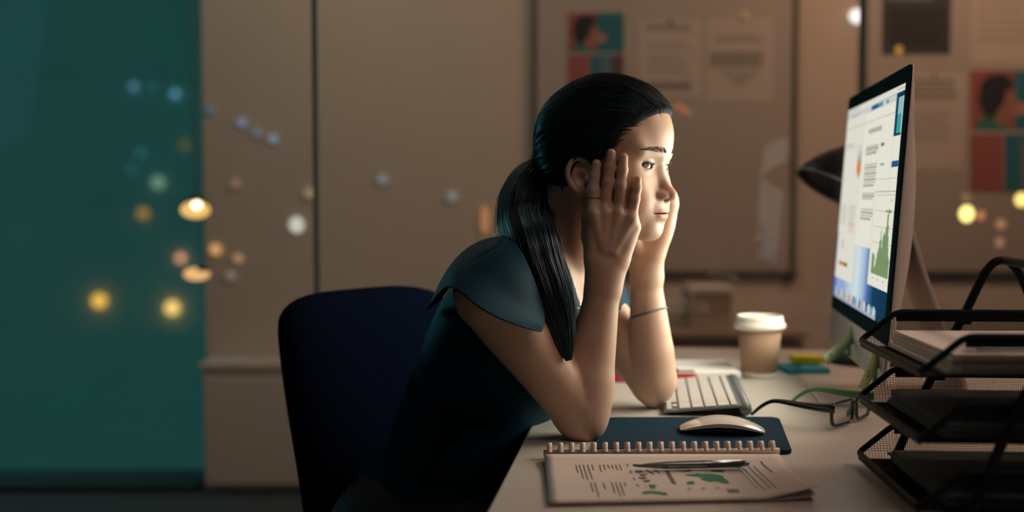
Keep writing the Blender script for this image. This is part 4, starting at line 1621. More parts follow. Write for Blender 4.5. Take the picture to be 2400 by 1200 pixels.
def sd_box(pr):
    t = pr['t']
    if t == 'e':
        mx = np.sqrt((np.abs(np.array(pr['R'])).T ** 2) @ (np.array(pr['r']) ** 2))
        lo, hi = pr['c'] - mx, pr['c'] + mx
    elif t == 'rc':
        r = max(pr['ra'], pr['rb'])
        lo, hi = np.minimum(pr['a'], pr['b']) - r, np.maximum(pr['a'], pr['b']) + r
    else:
        lo, hi = pr['c'] - 2.4 * pr['s'], pr['c'] + 2.4 * pr['s']
        return lo, hi
    mg = pr['k'] + 0.012
    return lo - mg, hi + mg


def sd_points(prims, P):
    P = np.asarray(P, dtype=np.float32)
    D = np.full(len(P), 0.2, np.float32)
    for pr in prims:
        D = sd_apply(D, pr, P[:, 0], P[:, 1], P[:, 2])
    return D


def sd_grid(prims, axes):
    ax = [np.asarray(a, dtype=np.float32) for a in axes]
    D = np.full([len(a) for a in ax], 0.03, np.float32)
    for pr in prims:
        lo, hi = sd_box(pr)
        sl = []
        for i in range(3):
            a, b_ = np.searchsorted(ax[i], lo[i]), np.searchsorted(ax[i], hi[i])
            sl.append(slice(a, b_))
        if any(s.stop <= s.start for s in sl):
            continue
        X = ax[0][sl[0]][:, None, None]
        Y = ax[1][sl[1]][None, :, None]
        Z = ax[2][sl[2]][None, None, :]
        sub = D[sl[0], sl[1], sl[2]]
        D[sl[0], sl[1], sl[2]] = sd_apply(sub, pr, X, Y, Z)
    return D


def surface_nets(D, axes):
    ax = [np.asarray(a, dtype=np.float32) for a in axes]
    ins = (D < 0)
    nx, ny, nz = D.shape
    cnt = np.zeros((nx - 1, ny - 1, nz - 1), np.int8)
    for i in (0, 1):
        for j in (0, 1):
            for k in (0, 1):
                cnt += ins[i:nx - 1 + i, j:ny - 1 + j, k:nz - 1 + k]
    I, J, K = np.nonzero((cnt > 0) & (cnt < 8))
    del cnt
    idx = np.full((nx - 1, ny - 1, nz - 1), -1, np.int32)
    idx[I, J, K] = np.arange(len(I), dtype=np.int32)
    acc = np.zeros((len(I), 3), np.float32)
    n = np.zeros(len(I), np.float32)
    cor = [(i, j, k) for i in (0, 1) for j in (0, 1) for k in (0, 1)]
    val = {c: D[I + c[0], J + c[1], K + c[2]] for c in cor}
    for c in cor:
        for axn in range(3):
            if c[axn] == 0:
                d = list(c)
                d[axn] = 1
                d = tuple(d)
                va, vb = val[c], val[d]
                m = (va < 0) != (vb < 0)
                t = np.where(m, va / np.where(m, va - vb, 1), 0)
                p = np.zeros((len(I), 3), np.float32)
                for q in range(3):
                    p[:, q] = c[q]
                p[:, axn] = t
                acc += p * m[:, None]
                n += m
    fr_ = acc / n[:, None]
    V = np.empty((len(I), 3), np.float32)
    for q, ii in enumerate((I, J, K)):
        V[:, q] = ax[q][ii] + fr_[:, q] * (ax[q][ii + 1] - ax[q][ii])
    F = []
    # x edges
    for axn in range(3):
        if axn == 0:
            a, b_ = ins[:-1, 1:-1, 1:-1], ins[1:, 1:-1, 1:-1]
            e = np.nonzero(a != b_)
            i, j, k = e[0], e[1] + 1, e[2] + 1
            q = np.stack([idx[i, j - 1, k - 1], idx[i, j, k - 1], idx[i, j, k], idx[i, j - 1, k]], 1)
        elif axn == 1:
            a, b_ = ins[1:-1, :-1, 1:-1], ins[1:-1, 1:, 1:-1]
            e = np.nonzero(a != b_)
            i, j, k = e[0] + 1, e[1], e[2] + 1
            q = np.stack([idx[i - 1, j, k - 1], idx[i - 1, j, k], idx[i, j, k], idx[i, j, k - 1]], 1)
        else:
            a, b_ = ins[1:-1, 1:-1, :-1], ins[1:-1, 1:-1, 1:]
            e = np.nonzero(a != b_)
            i, j, k = e[0] + 1, e[1] + 1, e[2]
            q = np.stack([idx[i - 1, j - 1, k], idx[i, j - 1, k], idx[i, j, k], idx[i - 1, j, k]], 1)
        fl = ~ins[i, j, k]
        q[fl] = q[fl][:, ::-1]
        F.append(q)
    return V, np.concatenate(F)


def relax(V, F, it=2, w=0.5):
    e = np.concatenate([F[:, [0, 1]], F[:, [1, 2]], F[:, [2, 3]], F[:, [3, 0]]])
    for k in range(it):
        s = np.zeros_like(V)
        c = np.zeros(len(V), np.float32)
        np.add.at(s, e[:, 0], V[e[:, 1]])
        np.add.at(c, e[:, 0], 1)
        np.add.at(s, e[:, 1], V[e[:, 0]])
        np.add.at(c, e[:, 1], 1)
        V = V + (s / c[:, None] - V) * (w if k % 2 == 0 else -w * 1.02)
    return V


def np_mesh(name, V, F, mats, parent, mi=None, attrs=None):
    off = _origin(parent)
    me = bpy.data.meshes.new(name)
    V = V - np.array([off.x, off.y, off.z], np.float32)
    me.vertices.add(len(V))
    me.vertices.foreach_set('co', V.astype(np.float32).ravel())
    me.loops.add(F.size)
    me.loops.foreach_set('vertex_index', F.astype(np.int32).ravel())
    me.polygons.add(len(F))
    k = F.shape[1]
    me.polygons.foreach_set('loop_start', np.arange(0, F.size, k, dtype=np.int32))
    me.polygons.foreach_set('use_smooth', np.ones(len(F), dtype=bool))
    for m in (mats if isinstance(mats, (list, tuple)) else [mats]):
        me.materials.append(m)
    if mi is not None:
        me.polygons.foreach_set('material_index', mi.astype(np.int32))
    for an, av in (attrs or {}).items():
        at = me.attributes.new(an, 'FLOAT', 'POINT')
        at.data.foreach_set('value', av.astype(np.float32))
    me.update(calc_edges=True)
    me.validate()
    o = bpy.data.objects.new(name, me)
    COL.objects.link(o)
    o.parent = parent
    return o


# ------------------------------------------------------------------ head frame
HYAW, HPIT = math.radians(29), math.radians(3)
hf = np.array([math.cos(HYAW), -math.sin(HYAW), 0.0])
hl = np.array([math.sin(HYAW), math.cos(HYAW), 0.0])
hu = np.array([0, 0, 1.0])
hf, hu = hf * math.cos(HPIT) - hu * math.sin(HPIT), hu * math.cos(HPIT) + hf * math.sin(HPIT)
HR = np.stack([hf, hl, hu])
EYE = np.array([.0700, .0310, .0])
eye_px = W(1523, 388, 1.512)
HO = A3(eye_px) - (hf * .083 - hl * .031)


def H(x, y, z):
    return (HO + hf * x + hl * y + hu * z).astype(np.float32)


def rotR(R, axis, deg):
    """turn the three axes (rows) about one of them"""
    a = math.radians(deg)
    v = R[axis]
    out = []
    for r in R:
        out.append(r * math.cos(a) + np.cross(v, r) * math.sin(a) + v * (v @ r) * (1 - math.cos(a)))
    return np.array(out)


def E_(c, r, k=.01, m='u', R=None, **kw):
    return dict(t='e', c=np.asarray(c, np.float32), R=np.asarray(HR if R is None else R, np.float32), r=tuple(r), k=k, m=m)


def RC(a, b_, ra, rb=None, k=.01, m='u'):
    return dict(t='rc', a=np.asarray(a, np.float32), b=np.asarray(b_, np.float32), ra=ra, rb=ra if rb is None else rb, k=k, m=m)


def GS(c, s, amp):
    return dict(t='g', c=np.asarray(c, np.float32), s=s, amp=amp, m='d', k=0)


def chain(pts, rs, k=.008, m='u'):
    return [RC(pts[i], pts[i + 1], rs[i], rs[i + 1], k, m) for i in range(len(pts) - 1)]


head = [
    E_(H(.000, 0, .034), (.087, .073, .080)),
    E_(H(.043, 0, .040), (.0545, .062, .062), .02),
    E_(H(.040, 0, -.030), (.050, .060, .062), .02),
]
for s in (-1, 1):
    head += [
        RC(H(.012, s * .053, -.045), H(.030, s * .046, -.074), .014, .014, .02),
        RC(H(.030, s * .046, -.074), H(.071, s * .016, -.0895), .014, .012, .02),
        E_(H(.055, s * .048, -.024), (.026, .020, .022), .02),
        E_(H(.062, s * .030, -.052), (.026, .026, .030), .02),
        E_(H(.040, s * .052, .022), (.035, .018, .035), .02),
    ]
head += [
    E_(H(.0765, 0, -.0885), (.0150, .018, .0130), .016),
    E_(H(.078, 0, -.064), (.0165, .027, .020), .014),
]
for s in (-1, 1):
    head += [
        RC(H(.0850, s * .012, .017), H(.075, s * .046, .019), .0085, .007, .012),     # brow ridge
        E_(H(.0965, s * .027, -.002), (.0125, .0185, .0095), .010, 's'),               # socket
        E_(H(.0722, s * .031, .0), (.0142, .0146, .0140), .004),                       # lids over the eyeball
    ]
# nose
head += [
    RC(H(.0745, 0, .006), H(.0985, 0, -.034), .0068, .0080, .010),
    E_(H(.1030, 0, -.0385), (.0098, .0098, .0076), .006),
    RC(H(.1030, 0, -.0415), H(.0925, 0, -.0462), .0046, .0046, .005),
]
for s in (-1, 1):
    head += [
        E_(H(.0940, s * .0122, -.0398), (.0100, .0064, .0060), .005, R=rotR(HR, 2, -s * 10)),
        E_(H(.0975, s * .0074, -.0462), (.0056, .0030, .0034), .0016, 's', R=rotR(HR, 2, s * 18)),
        GS(H(.0870, s * .0192, -.0405), .0050, .0011),                                  # crease beside the wing
    ]
# mouth
head += [
    E_(H(.0880, 0, -0.0558), (.0085, .020, .011), .010),
    E_(H(.0915, .0050, -0.0604), (.0066, .0105, .0042), .006),
    E_(H(.0915, -.0050, -0.0604), (.0066, .0105, .0042), .006),
    E_(H(.0860, .0145, -0.0628), (.0062, .0115, .0032), .006, R=rotR(HR, 2, 30)),
    E_(H(.0860, -.0145, -0.0628), (.0062, .0115, .0032), .006, R=rotR(HR, 2, -30)),
    E_(H(.0908, 0, -0.0698), (.0066, .0150, .0050), .006),
    E_(H(.0868, .0110, -0.0684), (.0058, .0110, .0038), .006, R=rotR(HR, 2, 28)),
    E_(H(.0868, -.0110, -0.0684), (.0058, .0110, .0038), .006, R=rotR(HR, 2, -28)),
]
head += [
    E_(H(.0930, 0, -0.0650), (.012, .0125, .0007), .0014, 's'),
    E_(H(.0870, .0135, -0.0650), (.012, .0120, .0007), .0014, 's', R=rotR(rotR(HR, 2, 30), 0, -4)),
    E_(H(.0870, -.0135, -0.0650), (.012, .0120, .0007), .0014, 's', R=rotR(rotR(HR, 2, -30), 0, 4)),
]
head += [
    GS(H(.0965, 0, -0.0533), .0032, .0008),           # philtrum
    GS(H(.0900, 0, -.0825), .0085, .0016),           # above the chin
    GS(H(.0830, -.0265, -0.0646), .004, .0010), GS(H(.0830, .0265, -0.0646), .004, .0010),
    GS(H(.0850, -.020, -.018), .010, .0008), GS(H(.0850, .020, -.018), .010, .0008),
]
# lid openings
for s in (-1, 1):
    Re = rotR(rotR(HR, 0, s * 5), 2, s * 9)
    c = H(.0700, s * .031, 0)
    head += [E_(c + (Re[0] * .0125 + Re[1] * (s * .0022) + Re[2] * -.0006).astype(np.float32), (.0090, .0140, .0043), .0012, 's', R=Re)]
# ears
ES = .76
for s in (-1, 1):
    def EP(x, z, o):
        # ear plane leans outwards towards the back
        return H(.002 + x * ES, s * (.0690 + (o - x * .42) * ES), -.020 + z * ES)
    ear_c = EP(0, 0, 0)
    hel = smooth_path([EP(.010, .004, .002), EP(.0125, .018, .005), EP(.006, .029, .008), EP(-.006, .033, .009), EP(-.017, .026, .009), EP(-.022, .012, .009), EP(-.021, -.004, .008), EP(-.015, -.018, .006), EP(-.007, -.027, .004)], 3)
    hel = [A3(h_) for h_ in hel]
    rr = list(np.interp(np.linspace(0, 1, len(hel)), [0, .15, .5, .8, 1], np.array([.0030, .0038, .0040, .0036, .0036]) * ES))
    head += [E_(EP(-.004, .004, .002), (.0165 * ES, .0050 * ES, .0265 * ES), .005, R=rotR(rotR(HR, 2, -s * 23), 1, 8)),
             E_(EP(-.002, -.027, .003), (.0080 * ES, .0042 * ES, .0100 * ES), .005, R=rotR(HR, 2, -s * 20))]
    head += chain(hel, rr, .0025)
    head += [E_(EP(-.001, -.002, .0085), (.0090 * ES, .0085 * ES, .0125 * ES), .003, 's', R=rotR(HR, 2, -s * 23)),
             E_(EP(-.005, .020, .0095), (.0095 * ES, .0060 * ES, .0075 * ES), .003, 's', R=rotR(HR, 2, -s * 23)),
             E_(EP(.0095, -.004, .004), (.0045 * ES, .0048 * ES, .0062 * ES), .004)]

# ------------------------------------------------------------------ where the hands meet the face


def face_Y(u, v, extra=0.0):
    d = ray(u, v)
    ys = np.arange(1.42, 1.62, .0008)
    P = np.array([(d.x * y / d.y, y, CAMZ + d.z * y / d.y) for y in ys])
    D = sd_points(head, P)
    hit = np.nonzero(D < extra)[0]
    return float(ys[hit[0]]) if len(hit) else None


# ------------------------------------------------------------------ trunk and arms
BY = math.radians(27)
fB = np.array([math.cos(BY), -math.sin(BY), 0])
lB = np.array([math.sin(BY), math.cos(BY), 0])
zB = np.array([0, 0, 1.0])


def BR(lean):
    a = math.radians(lean)
    return np.stack([fB * math.cos(a) - zB * math.sin(a), lB, zB * math.cos(a) + fB * math.sin(a)])


SN, EN, WN = A3(W(1148, 692, 1.430)), A3(W(1363, 974, 1.480)), A3(W(1421, 632, 1.490))
SF, EF, WF = A3(W(1378, 700, 1.745)), A3(G(1530, 957) + EZ * .042), A3(W(1511, 612, 1.668))
NK = A3(W(1262, 632, 1.600))
trunk = [
    E_((.002, 1.610, .850), (.100, .142, .150), .04, R=BR(28)),
    E_((-.070, 1.640, .690), (.092, .128, .170), .05, R=BR(20)),
    E_((-.125, 1.668, .545), (.120, .165, .120), .05, R=BR(5)),
    RC(SN, NK + [.0, -.03, -.035], .046, .050, .04),
    RC(SF, NK + [.0, .03, -.035], .046, .050, .04),
    RC(NK + [0, -.02, .01], SN + [.01, .02, .02], .034, .034, .04),
    RC(NK + [0, .02, .01], SF + [-.01, -.02, .02], .034, .034, .04),
    E_(A3((.060, 1.545, .840)), (.045, .050, .055), .04, R=BR(20)),
    E_(A3((.082, 1.635, .840)), (.040, .050, .055), .04, R=BR(20)),
]
neck = [
    RC(H(-.030, 0, -.035), NK, .050, .052, .02),
    RC(H(.010, 0, -.070), NK + fB * .040 + zB * .005, .034, .040, .02),
    RC(H(-.012, -.050, -.030), NK + fB * .062 - lB * .012 - zB * .012, .013, .011, .014),   # neck muscle
    RC(NK + fB * .066 - lB * .02 - zB * .02, NK * .45 + SN * .55 + zB * .022 + fB * .02, .010, .010, .016),  # collar bone
    RC(NK + fB * .066 + lB * .02 - zB * .02, NK * .45 + SF * .55 + zB * .022 + fB * .02, .010, .010, .016),
]


def lerp(a, b_, t):
    return a * (1 - t) + b_ * t


def limb(pts, rs, n=5, k=.0012):
    """tapered limb along a smooth path, radii interpolated"""
    P = [np.array(p, np.float32) for p in smooth_path([Vector(p) for p in pts], n)]
    x0 = np.linspace(0, 1, len(pts))
    r_ = np.interp(np.linspace(0, 1, len(P)), x0, rs)
    kk = np.ones(5) / 5
    rp_ = np.convolve(np.pad(r_, 2, mode='edge'), kk, mode='valid')
    return chain(P, list(rp_), k)


def arm(S, E, Wp, sc, side):
    out = limb([S, lerp(S, E, .25), lerp(S, E, .5), lerp(S, E, .75), E], [v * sc for v in (.0450, .0435, .0388, .0360, .0340)])
    fore = limb([E, lerp(E, Wp, .2), lerp(E, Wp, .4), lerp(E, Wp, .65), lerp(E, Wp, .86), Wp], [v * sc for v in (.0335, .0350, .0322, .0265, .0226, .0216)])
    fore[0]['k'] = .010
    for f_ in fore[1:8]:
        f_['k'] = .004
    return out + fore


armN = arm(SN, EN, WN, 1.0, -1)
armF = arm(SF, EF, WF, .98, 1)
armN += [RC(EN, A3(G(1372, 1028) + EZ * .016), .026, .0125, .02), E_(lerp(EN, WN, .16) + [-.006, 0, 0], (.034, .030, .050), .02, R=np.eye(3))]
armF += [RC(EF, A3(G(1532, 955) + EZ * .015), .026, .0120, .02)]

# ------------------------------------------------------------------ near hand: back of the hand to the camera, fingers up the temple
hand = []
wr = A3(W(1421, 622, 1.488))


def on_face(u, v, r, extra=0.0, dflt=1.49):
    y = face_Y(u, v, extra)
    return A3(W(u, v, (y if y else dflt) - r * .86))


fing = {
    'index': ([(1390, 494), (1390, 446), (1393, 412), (1398, 384)], [.0080, .0081, .0073, .0061], .012),
    'middle': ([(1417, 488), (1425, 428), (1429.5, 390), (1432.5, 359)], [.0081, .0080, .0073, .0061], .004),
    'ring': ([(1450, 492), (1455, 434), (1459, 398), (1461.5, 369)], [.0080, .0077, .0070, .0060], .001),
    'pinky': ([(1481, 506), (1487, 467), (1492, 441), (1494, 421)], [.0074, .0069, .0064, .0056], .0),
}
tips = {}
for nm, (pts, rs, ex) in fing.items():
    P = []
    for i, ((u, v), r) in enumerate(zip(pts, rs)):
        if i == 0:
            P.append(None)
        else:
            P.append(on_face(u, v, r, ex))
    # knuckle: bent a little away from the cheek
    u, v = pts[0]
    yk = face_Y(u, v, ex)
    yk = (yk if yk else 1.50) - .016
    P[0] = A3(W(u, v, min(yk, P[1][1] + .004)))
    P[1] = P[1] + np.array([0, -.002, 0], np.float32)
    tips[nm] = (P, rs)
    hand += chain(P, rs, .0035)
    hand += [E_(P[0] + [0, -.0042, -.002], (.0068, .0068, .0085), .005, R=np.eye(3))]
    hand += [GS(P[1] + [0, -rs[1], 0], .006, -.0006)]
    base = wr + (P[0] - wr) * .18 + np.array([{'index': -.013, 'middle': -.004, 'ring': .005, 'pinky': .013}[nm], 0, 0], np.float32)
    hand += [RC(base, P[0] + (wr - P[0]) * .10, .0125, .0088, .009)]
wrN = wr
hand += [E_((tips['middle'][0][0] + tips['ring'][0][0]) / 2 * .50 + wr * .50 + np.array([0, .006, 0], np.float32), (.031, .0125, .040), .012, R=np.eye(3)),
         RC(wr + [-.012, .001, 0], lerp(EN, WN, .88) + [-.004, 0, 0], .0165, .019, .012), RC(wr + [.011, .001, 0], lerp(EN, WN, .88) + [.004, 0, 0], .0165, .019, .012),
         RC(wr + [.012, .003, .004], tips['pinky'][0][0] + [.002, .006, -.016], .0125, .0110, .010)]
# tendons
for nm in ('index', 'middle', 'ring', 'pinky'):
    p = tips[nm][0][0]
    hand += [RC(lerp(p, wr, .08) + [0, -.0085, 0], lerp(p, wr, .72) + [0, -.0125, 0], .0030, .0022, .009)]
# thumb along the jaw below the ear
th = [A3(W(1397, 592, 1.496)), A3(W(1384, 552, 1.503)), A3(W(1381, 512, 1.508)), A3(W(1387, 480, 1.508))]
hand += chain(th, [.0145, .0115, .0095, .0080], .008)
# between the fingers the skin web stays open
# ------------------------------------------------------------------ far hand: little finger edge in front of the far cheek
wf = A3(W(1512, 598, 1.662))
fk = {'pinky': A3(W(1568, 462, 1.640)), 'ring': A3(W(1561, 455, 1.656)), 'middle': A3(W(1546, 452, 1.668)), 'index': A3(W(1530, 455, 1.676))}
fe = {
    'pinky': [A3(W(1567, 462, 1.638)), A3(W(1556, 422, 1.632)), A3(W(1548, 396, 1.630)), A3(W(1545, 376, 1.632))],
    'ring': [A3(W(1560, 455, 1.655)), A3(W(1545, 400, 1.646)), A3(W(1532, 362, 1.642)), A3(W(1524, 338, 1.645))],
    'middle': [A3(W(1544, 452, 1.667)), A3(W(1527, 390, 1.658)), A3(W(1515, 350, 1.652)), A3(W(1507, 324, 1.652))],
    'index': [A3(W(1528, 455, 1.674)), A3(W(1508, 400, 1.666)), A3(W(1496, 364, 1.660)), A3(W(1489, 338, 1.658))],
}
for nm, P in fe.items():
    rs = {'pinky': [.0092, .0078, .0070, .0060], 'ring': [.0098, .0086, .0077, .0064], 'middle': [.0100, .0090, .0080, .0066], 'index': [.0098, .0088, .0078, .0064]}[nm]
    hand += chain(P, rs, .0035)
    base = wf + (P[0] - wf) * .18 + np.array([{'index': -.010, 'middle': -.003, 'ring': .005, 'pinky': .011}[nm], {'index': .006, 'middle': .003, 'ring': -.001, 'pinky': -.005}[nm], 0], np.float32)
    hand += [RC(base, P[0], .0130, .0100, .012)]
hand += [E_(lerp(wf, (fe['middle'][0] + fe['ring'][0]) / 2, .55) + np.array([0, -.004, 0], np.float32), (.030, .0135, .040), .012, R=rotR(np.eye(3), 2, -35)),
         RC(wf + [.013, -.006, .006], fe['pinky'][0] + [.002, -.002, -.012], .0140, .0118, .012),
         RC(wf + [-.004, .004, 0], lerp(EF, WF, .88), .017, .019, .012), RC(wf + [.010, -.004, 0], lerp(EF, WF, .88) + [.006, -.003, 0], .0165, .019, .012)]
hand += chain([A3(W(1494, 580, 1.655)), A3(W(1476, 545, 1.640)), A3(W(1462, 512, 1.632)), A3(W(1456, 486, 1.632))], [.0145, .0115, .0095, .0080], .008)

# ------------------------------------------------------------------ legs (under the desk)
PV = np.array([-.125, 1.668, .535])
legs = []
for s in (-1, 1):
    hip = PV + lB * (.085 * s)
    knee = hip + fB * .40 + np.array([0, 0, -.02]) + lB * (.02 * s)
    ank = knee + fB * .02 + np.array([0, 0, -.435])
    legs += chain([hip, lerp(hip, knee, .5), knee], [.085, .072, .054], .03)
    legs += chain([knee, lerp(knee, ank, .35), ank], [.052, .050, .034], .02)
    legs += [RC(ank + np.array([0, 0, -.03]), ank + fB * .15 + np.array([0, 0, -.048]), .032, .022, .02)]

gx = np.concatenate([np.arange(-.30, -.13, .006), np.arange(-.13, .050, .0026), np.arange(.050, .262, .00122), np.arange(.262, .52, .006)])
gy = np.concatenate([np.arange(1.27, 1.445, .003), np.arange(1.445, 1.70, .00145), np.arange(1.70, 1.92, .005)])
gz = np.concatenate([np.arange(-.03, .69, .009), np.arange(.69, .935, .0026), np.arange(.935, 1.235, .00125)])
prims = legs + trunk + armN + armF + neck + head + hand
import time as _t
_t0 = _t.time()
D = sd_grid(prims, (gx, gy, gz))
V, F = surface_nets(D, (gx, gy, gz))
del D
V = relax(V, F, 2, .45)

# ------------------------------------------------------------------ skin colour: lips, brows' roots, nails, by place on the body
q = (V - HO) @ HR.T
lx, ly, lz = q[:, 0], np.abs(q[:, 1]), q[:, 2]
up_edge = -.0563 - .0050 * (ly / .027) ** 1.5 - .0012 * np.exp(-(ly / .0035) ** 2)
lo_edge = -.0753 + .0100 * (ly / .027) ** 2
lip = np.clip((up_edge - lz) / .0016, 0, 1) * np.clip((lz - lo_edge) / .0016, 0, 1) * (ly < .0270) * (lx > .072)
cheek = np.exp(-(((lx - .070) / .03) ** 2 + ((ly - .042) / .022) ** 2 + ((lz + .032) / .022) ** 2)) * .8
nose = np.exp(-(((lx - .104) / .014) ** 2 + (ly / .014) ** 2 + ((lz + .040) / .014) ** 2)) * .7
brow_z = .0190 + .0035 * np.sin(np.clip((ly - .010) / .040, 0, 1) * math.pi * .8) - .0005
brow = np.clip(1 - np.abs(lz - brow_z) / (.0040 - .0022 * np.clip((ly - .03) / .022, 0, 1)), 0, 1) * np.clip((ly - .010) / .004, 0, 1) * np.clip((.052 - ly) / .006, 0, 1) * (lx > .05)
nail = np.zeros(len(V), np.float32)
for Pn, rs in tips.values():
    tp, pv = Pn[-1], Pn[-2]
    d = (tp - pv) / np.linalg.norm(tp - pv)
    c = tp + d * .001 + np.array([0, -rs[-1] * .95, 0], np.float32)
    w = V - c
    al = w @ d
    sdv = np.linalg.norm(w - al[:, None] * d, axis=1)
    nail = np.maximum(nail, np.clip(1.25 - ((al / .0068) ** 2 + (sdv / .0050) ** 2) ** .5, 0, .25) * 4)
red = np.clip(cheek + nose, 0, 1)

SKIN = bpy.data.materials.new('skin')
SKIN.use_nodes = True
nt = SKIN.node_tree
p = nt.nodes['Principled BSDF']
p.inputs['Roughness'].default_value = 0.46
p.inputs['Specular IOR Level'].default_value = 0.42
p.inputs['Subsurface Weight'].default_value = 0.22
p.inputs['Subsurface Radius'].default_value = (1.0, 0.35, 0.18)
p.inputs['Subsurface Scale'].default_value = 0.006


def attr(n):
    a = nt.nodes.new('ShaderNodeAttribute')
    a.attribute_name = n
    return a.outputs['Fac']


def mixc(fac, a, c):
    m = nt.nodes.new('ShaderNodeMix')
    m.data_type = 'RGBA'
    if isinstance(fac, float):
        m.inputs['Factor'].default_value = fac
    else:
        nt.links.new(fac, m.inputs['Factor'])
    for sock, v_ in (('A', a), ('B', c)):
        if isinstance(v_, tuple):
            m.inputs[sock].default_value = (*v_, 1)
        else:
            nt.links.new(v_, m.inputs[sock])
    return m.outputs['Result']


nz = nt.nodes.new('ShaderNodeTexNoise')
nz.inputs['Scale'].default_value = 55
nz.inputs['Detail'].default_value = 4
tc = nt.nodes.new('ShaderNodeTexCoord')
nt.links.new(tc.outputs['Object'], nz.inputs['Vector'])
col_ = mixc(nz.outputs['Fac'], (.57, .385, .285), (.64, .445, .335))
col_ = mixc(attr('flush'), col_, (.60, .31, .22))
col_ = mixc(attr('lip'), col_, (.50, .20, .175))
col_ = mixc(attr('brow'), col_, (.10, .065, .055))
col_ = mixc(attr('nail'), col_, (.68, .44, .36))
nt.links.new(col_, p.inputs['Base Color'])
nb = nt.nodes.new('ShaderNodeTexNoise')
nb.inputs['Scale'].default_value = 900
nt.links.new(tc.outputs['Object'], nb.inputs['Vector'])
bp = nt.nodes.new('ShaderNodeBump')
bp.inputs['Strength'].default_value = 0.12
bp.inputs['Distance'].default_value = 0.0006
nt.links.new(nb.outputs['Fac'], bp.inputs['Height'])
nt.links.new(bp.outputs[0], p.inputs['Normal'])

woman = thing('person', (float(PV[0]), float(PV[1]), 0.0),
              'woman with a dark ponytail leaning on the desk, cheeks in both hands, facing the monitor', 'person')
body = np_mesh('body', V, F, SKIN, woman, attrs={'lip': lip * .85, 'flush': red * .55, 'brow': brow * .65, 'nail': nail * .6})
print('body', len(V), 'verts', round(_t.time() - _t0, 1), 's')

# ------------------------------------------------------------------ eyes
M_SCL = mat('eye_white', (.40, .38, .36), .12, coat=.8)
M_IRIS = mat('iris_brown', (.045, .022, .012), .12, coat=1.0, noise=.5, nscale=900)
M_PUP = mat('pupil', (.003, .003, .003), .08, coat=1.0)
gaze = np.array([math.cos(math.radians(21)), -math.sin(math.radians(21)), .02])
gaze /= np.linalg.norm(gaze)
for s in (-1, 1):
    c = H(.0700, s * .031, 0)
    g_ = Vector(gaze)
    a1 = g_.cross(EZ).normalized()
    a2 = a1.cross(g_)
    prof_, mi_ = [], []
    nu_ = 36
    vs, fs, mis = [], [], []
    th = [0, 4, 8, 11, 14, 18, 22, 26, 28.5, 34, 45, 60, 80, 100, 120, 150, 180]
    R_ = .0127
    for k, t_ in enumerate(th):
        ta = math.radians(t_)
        rr_ = R_ + (.0007 * math.cos(min(t_ / 29, 1) * math.pi / 2) if t_ < 29 else 0)
        for j in range(nu_):
            an = 2 * math.pi * j / nu_
            vs.append(Vector(c) + g_ * (rr_ * math.cos(ta)) + (a1 * math.cos(an) + a2 * math.sin(an)) * (rr_ * math.sin(ta) + 1e-6))
    b = MB()
    for k in range(len(th) - 1):
        m_ = 2 if th[k + 1] <= 11 else (1 if th[k + 1] <= 28.5 else 0)
        for j in range(nu_):
            l = (j + 1) % nu_
            fs.append((k * nu_ + j, k * nu_ + l, (k + 1) * nu_ + l, (k + 1) * nu_ + j))
            mis.append(m_)
    b.v, b.f, b.m = [tuple(v) for v in vs], fs, mis
    b.build('eye', [M_SCL, M_IRIS, M_PUP], woman, True)

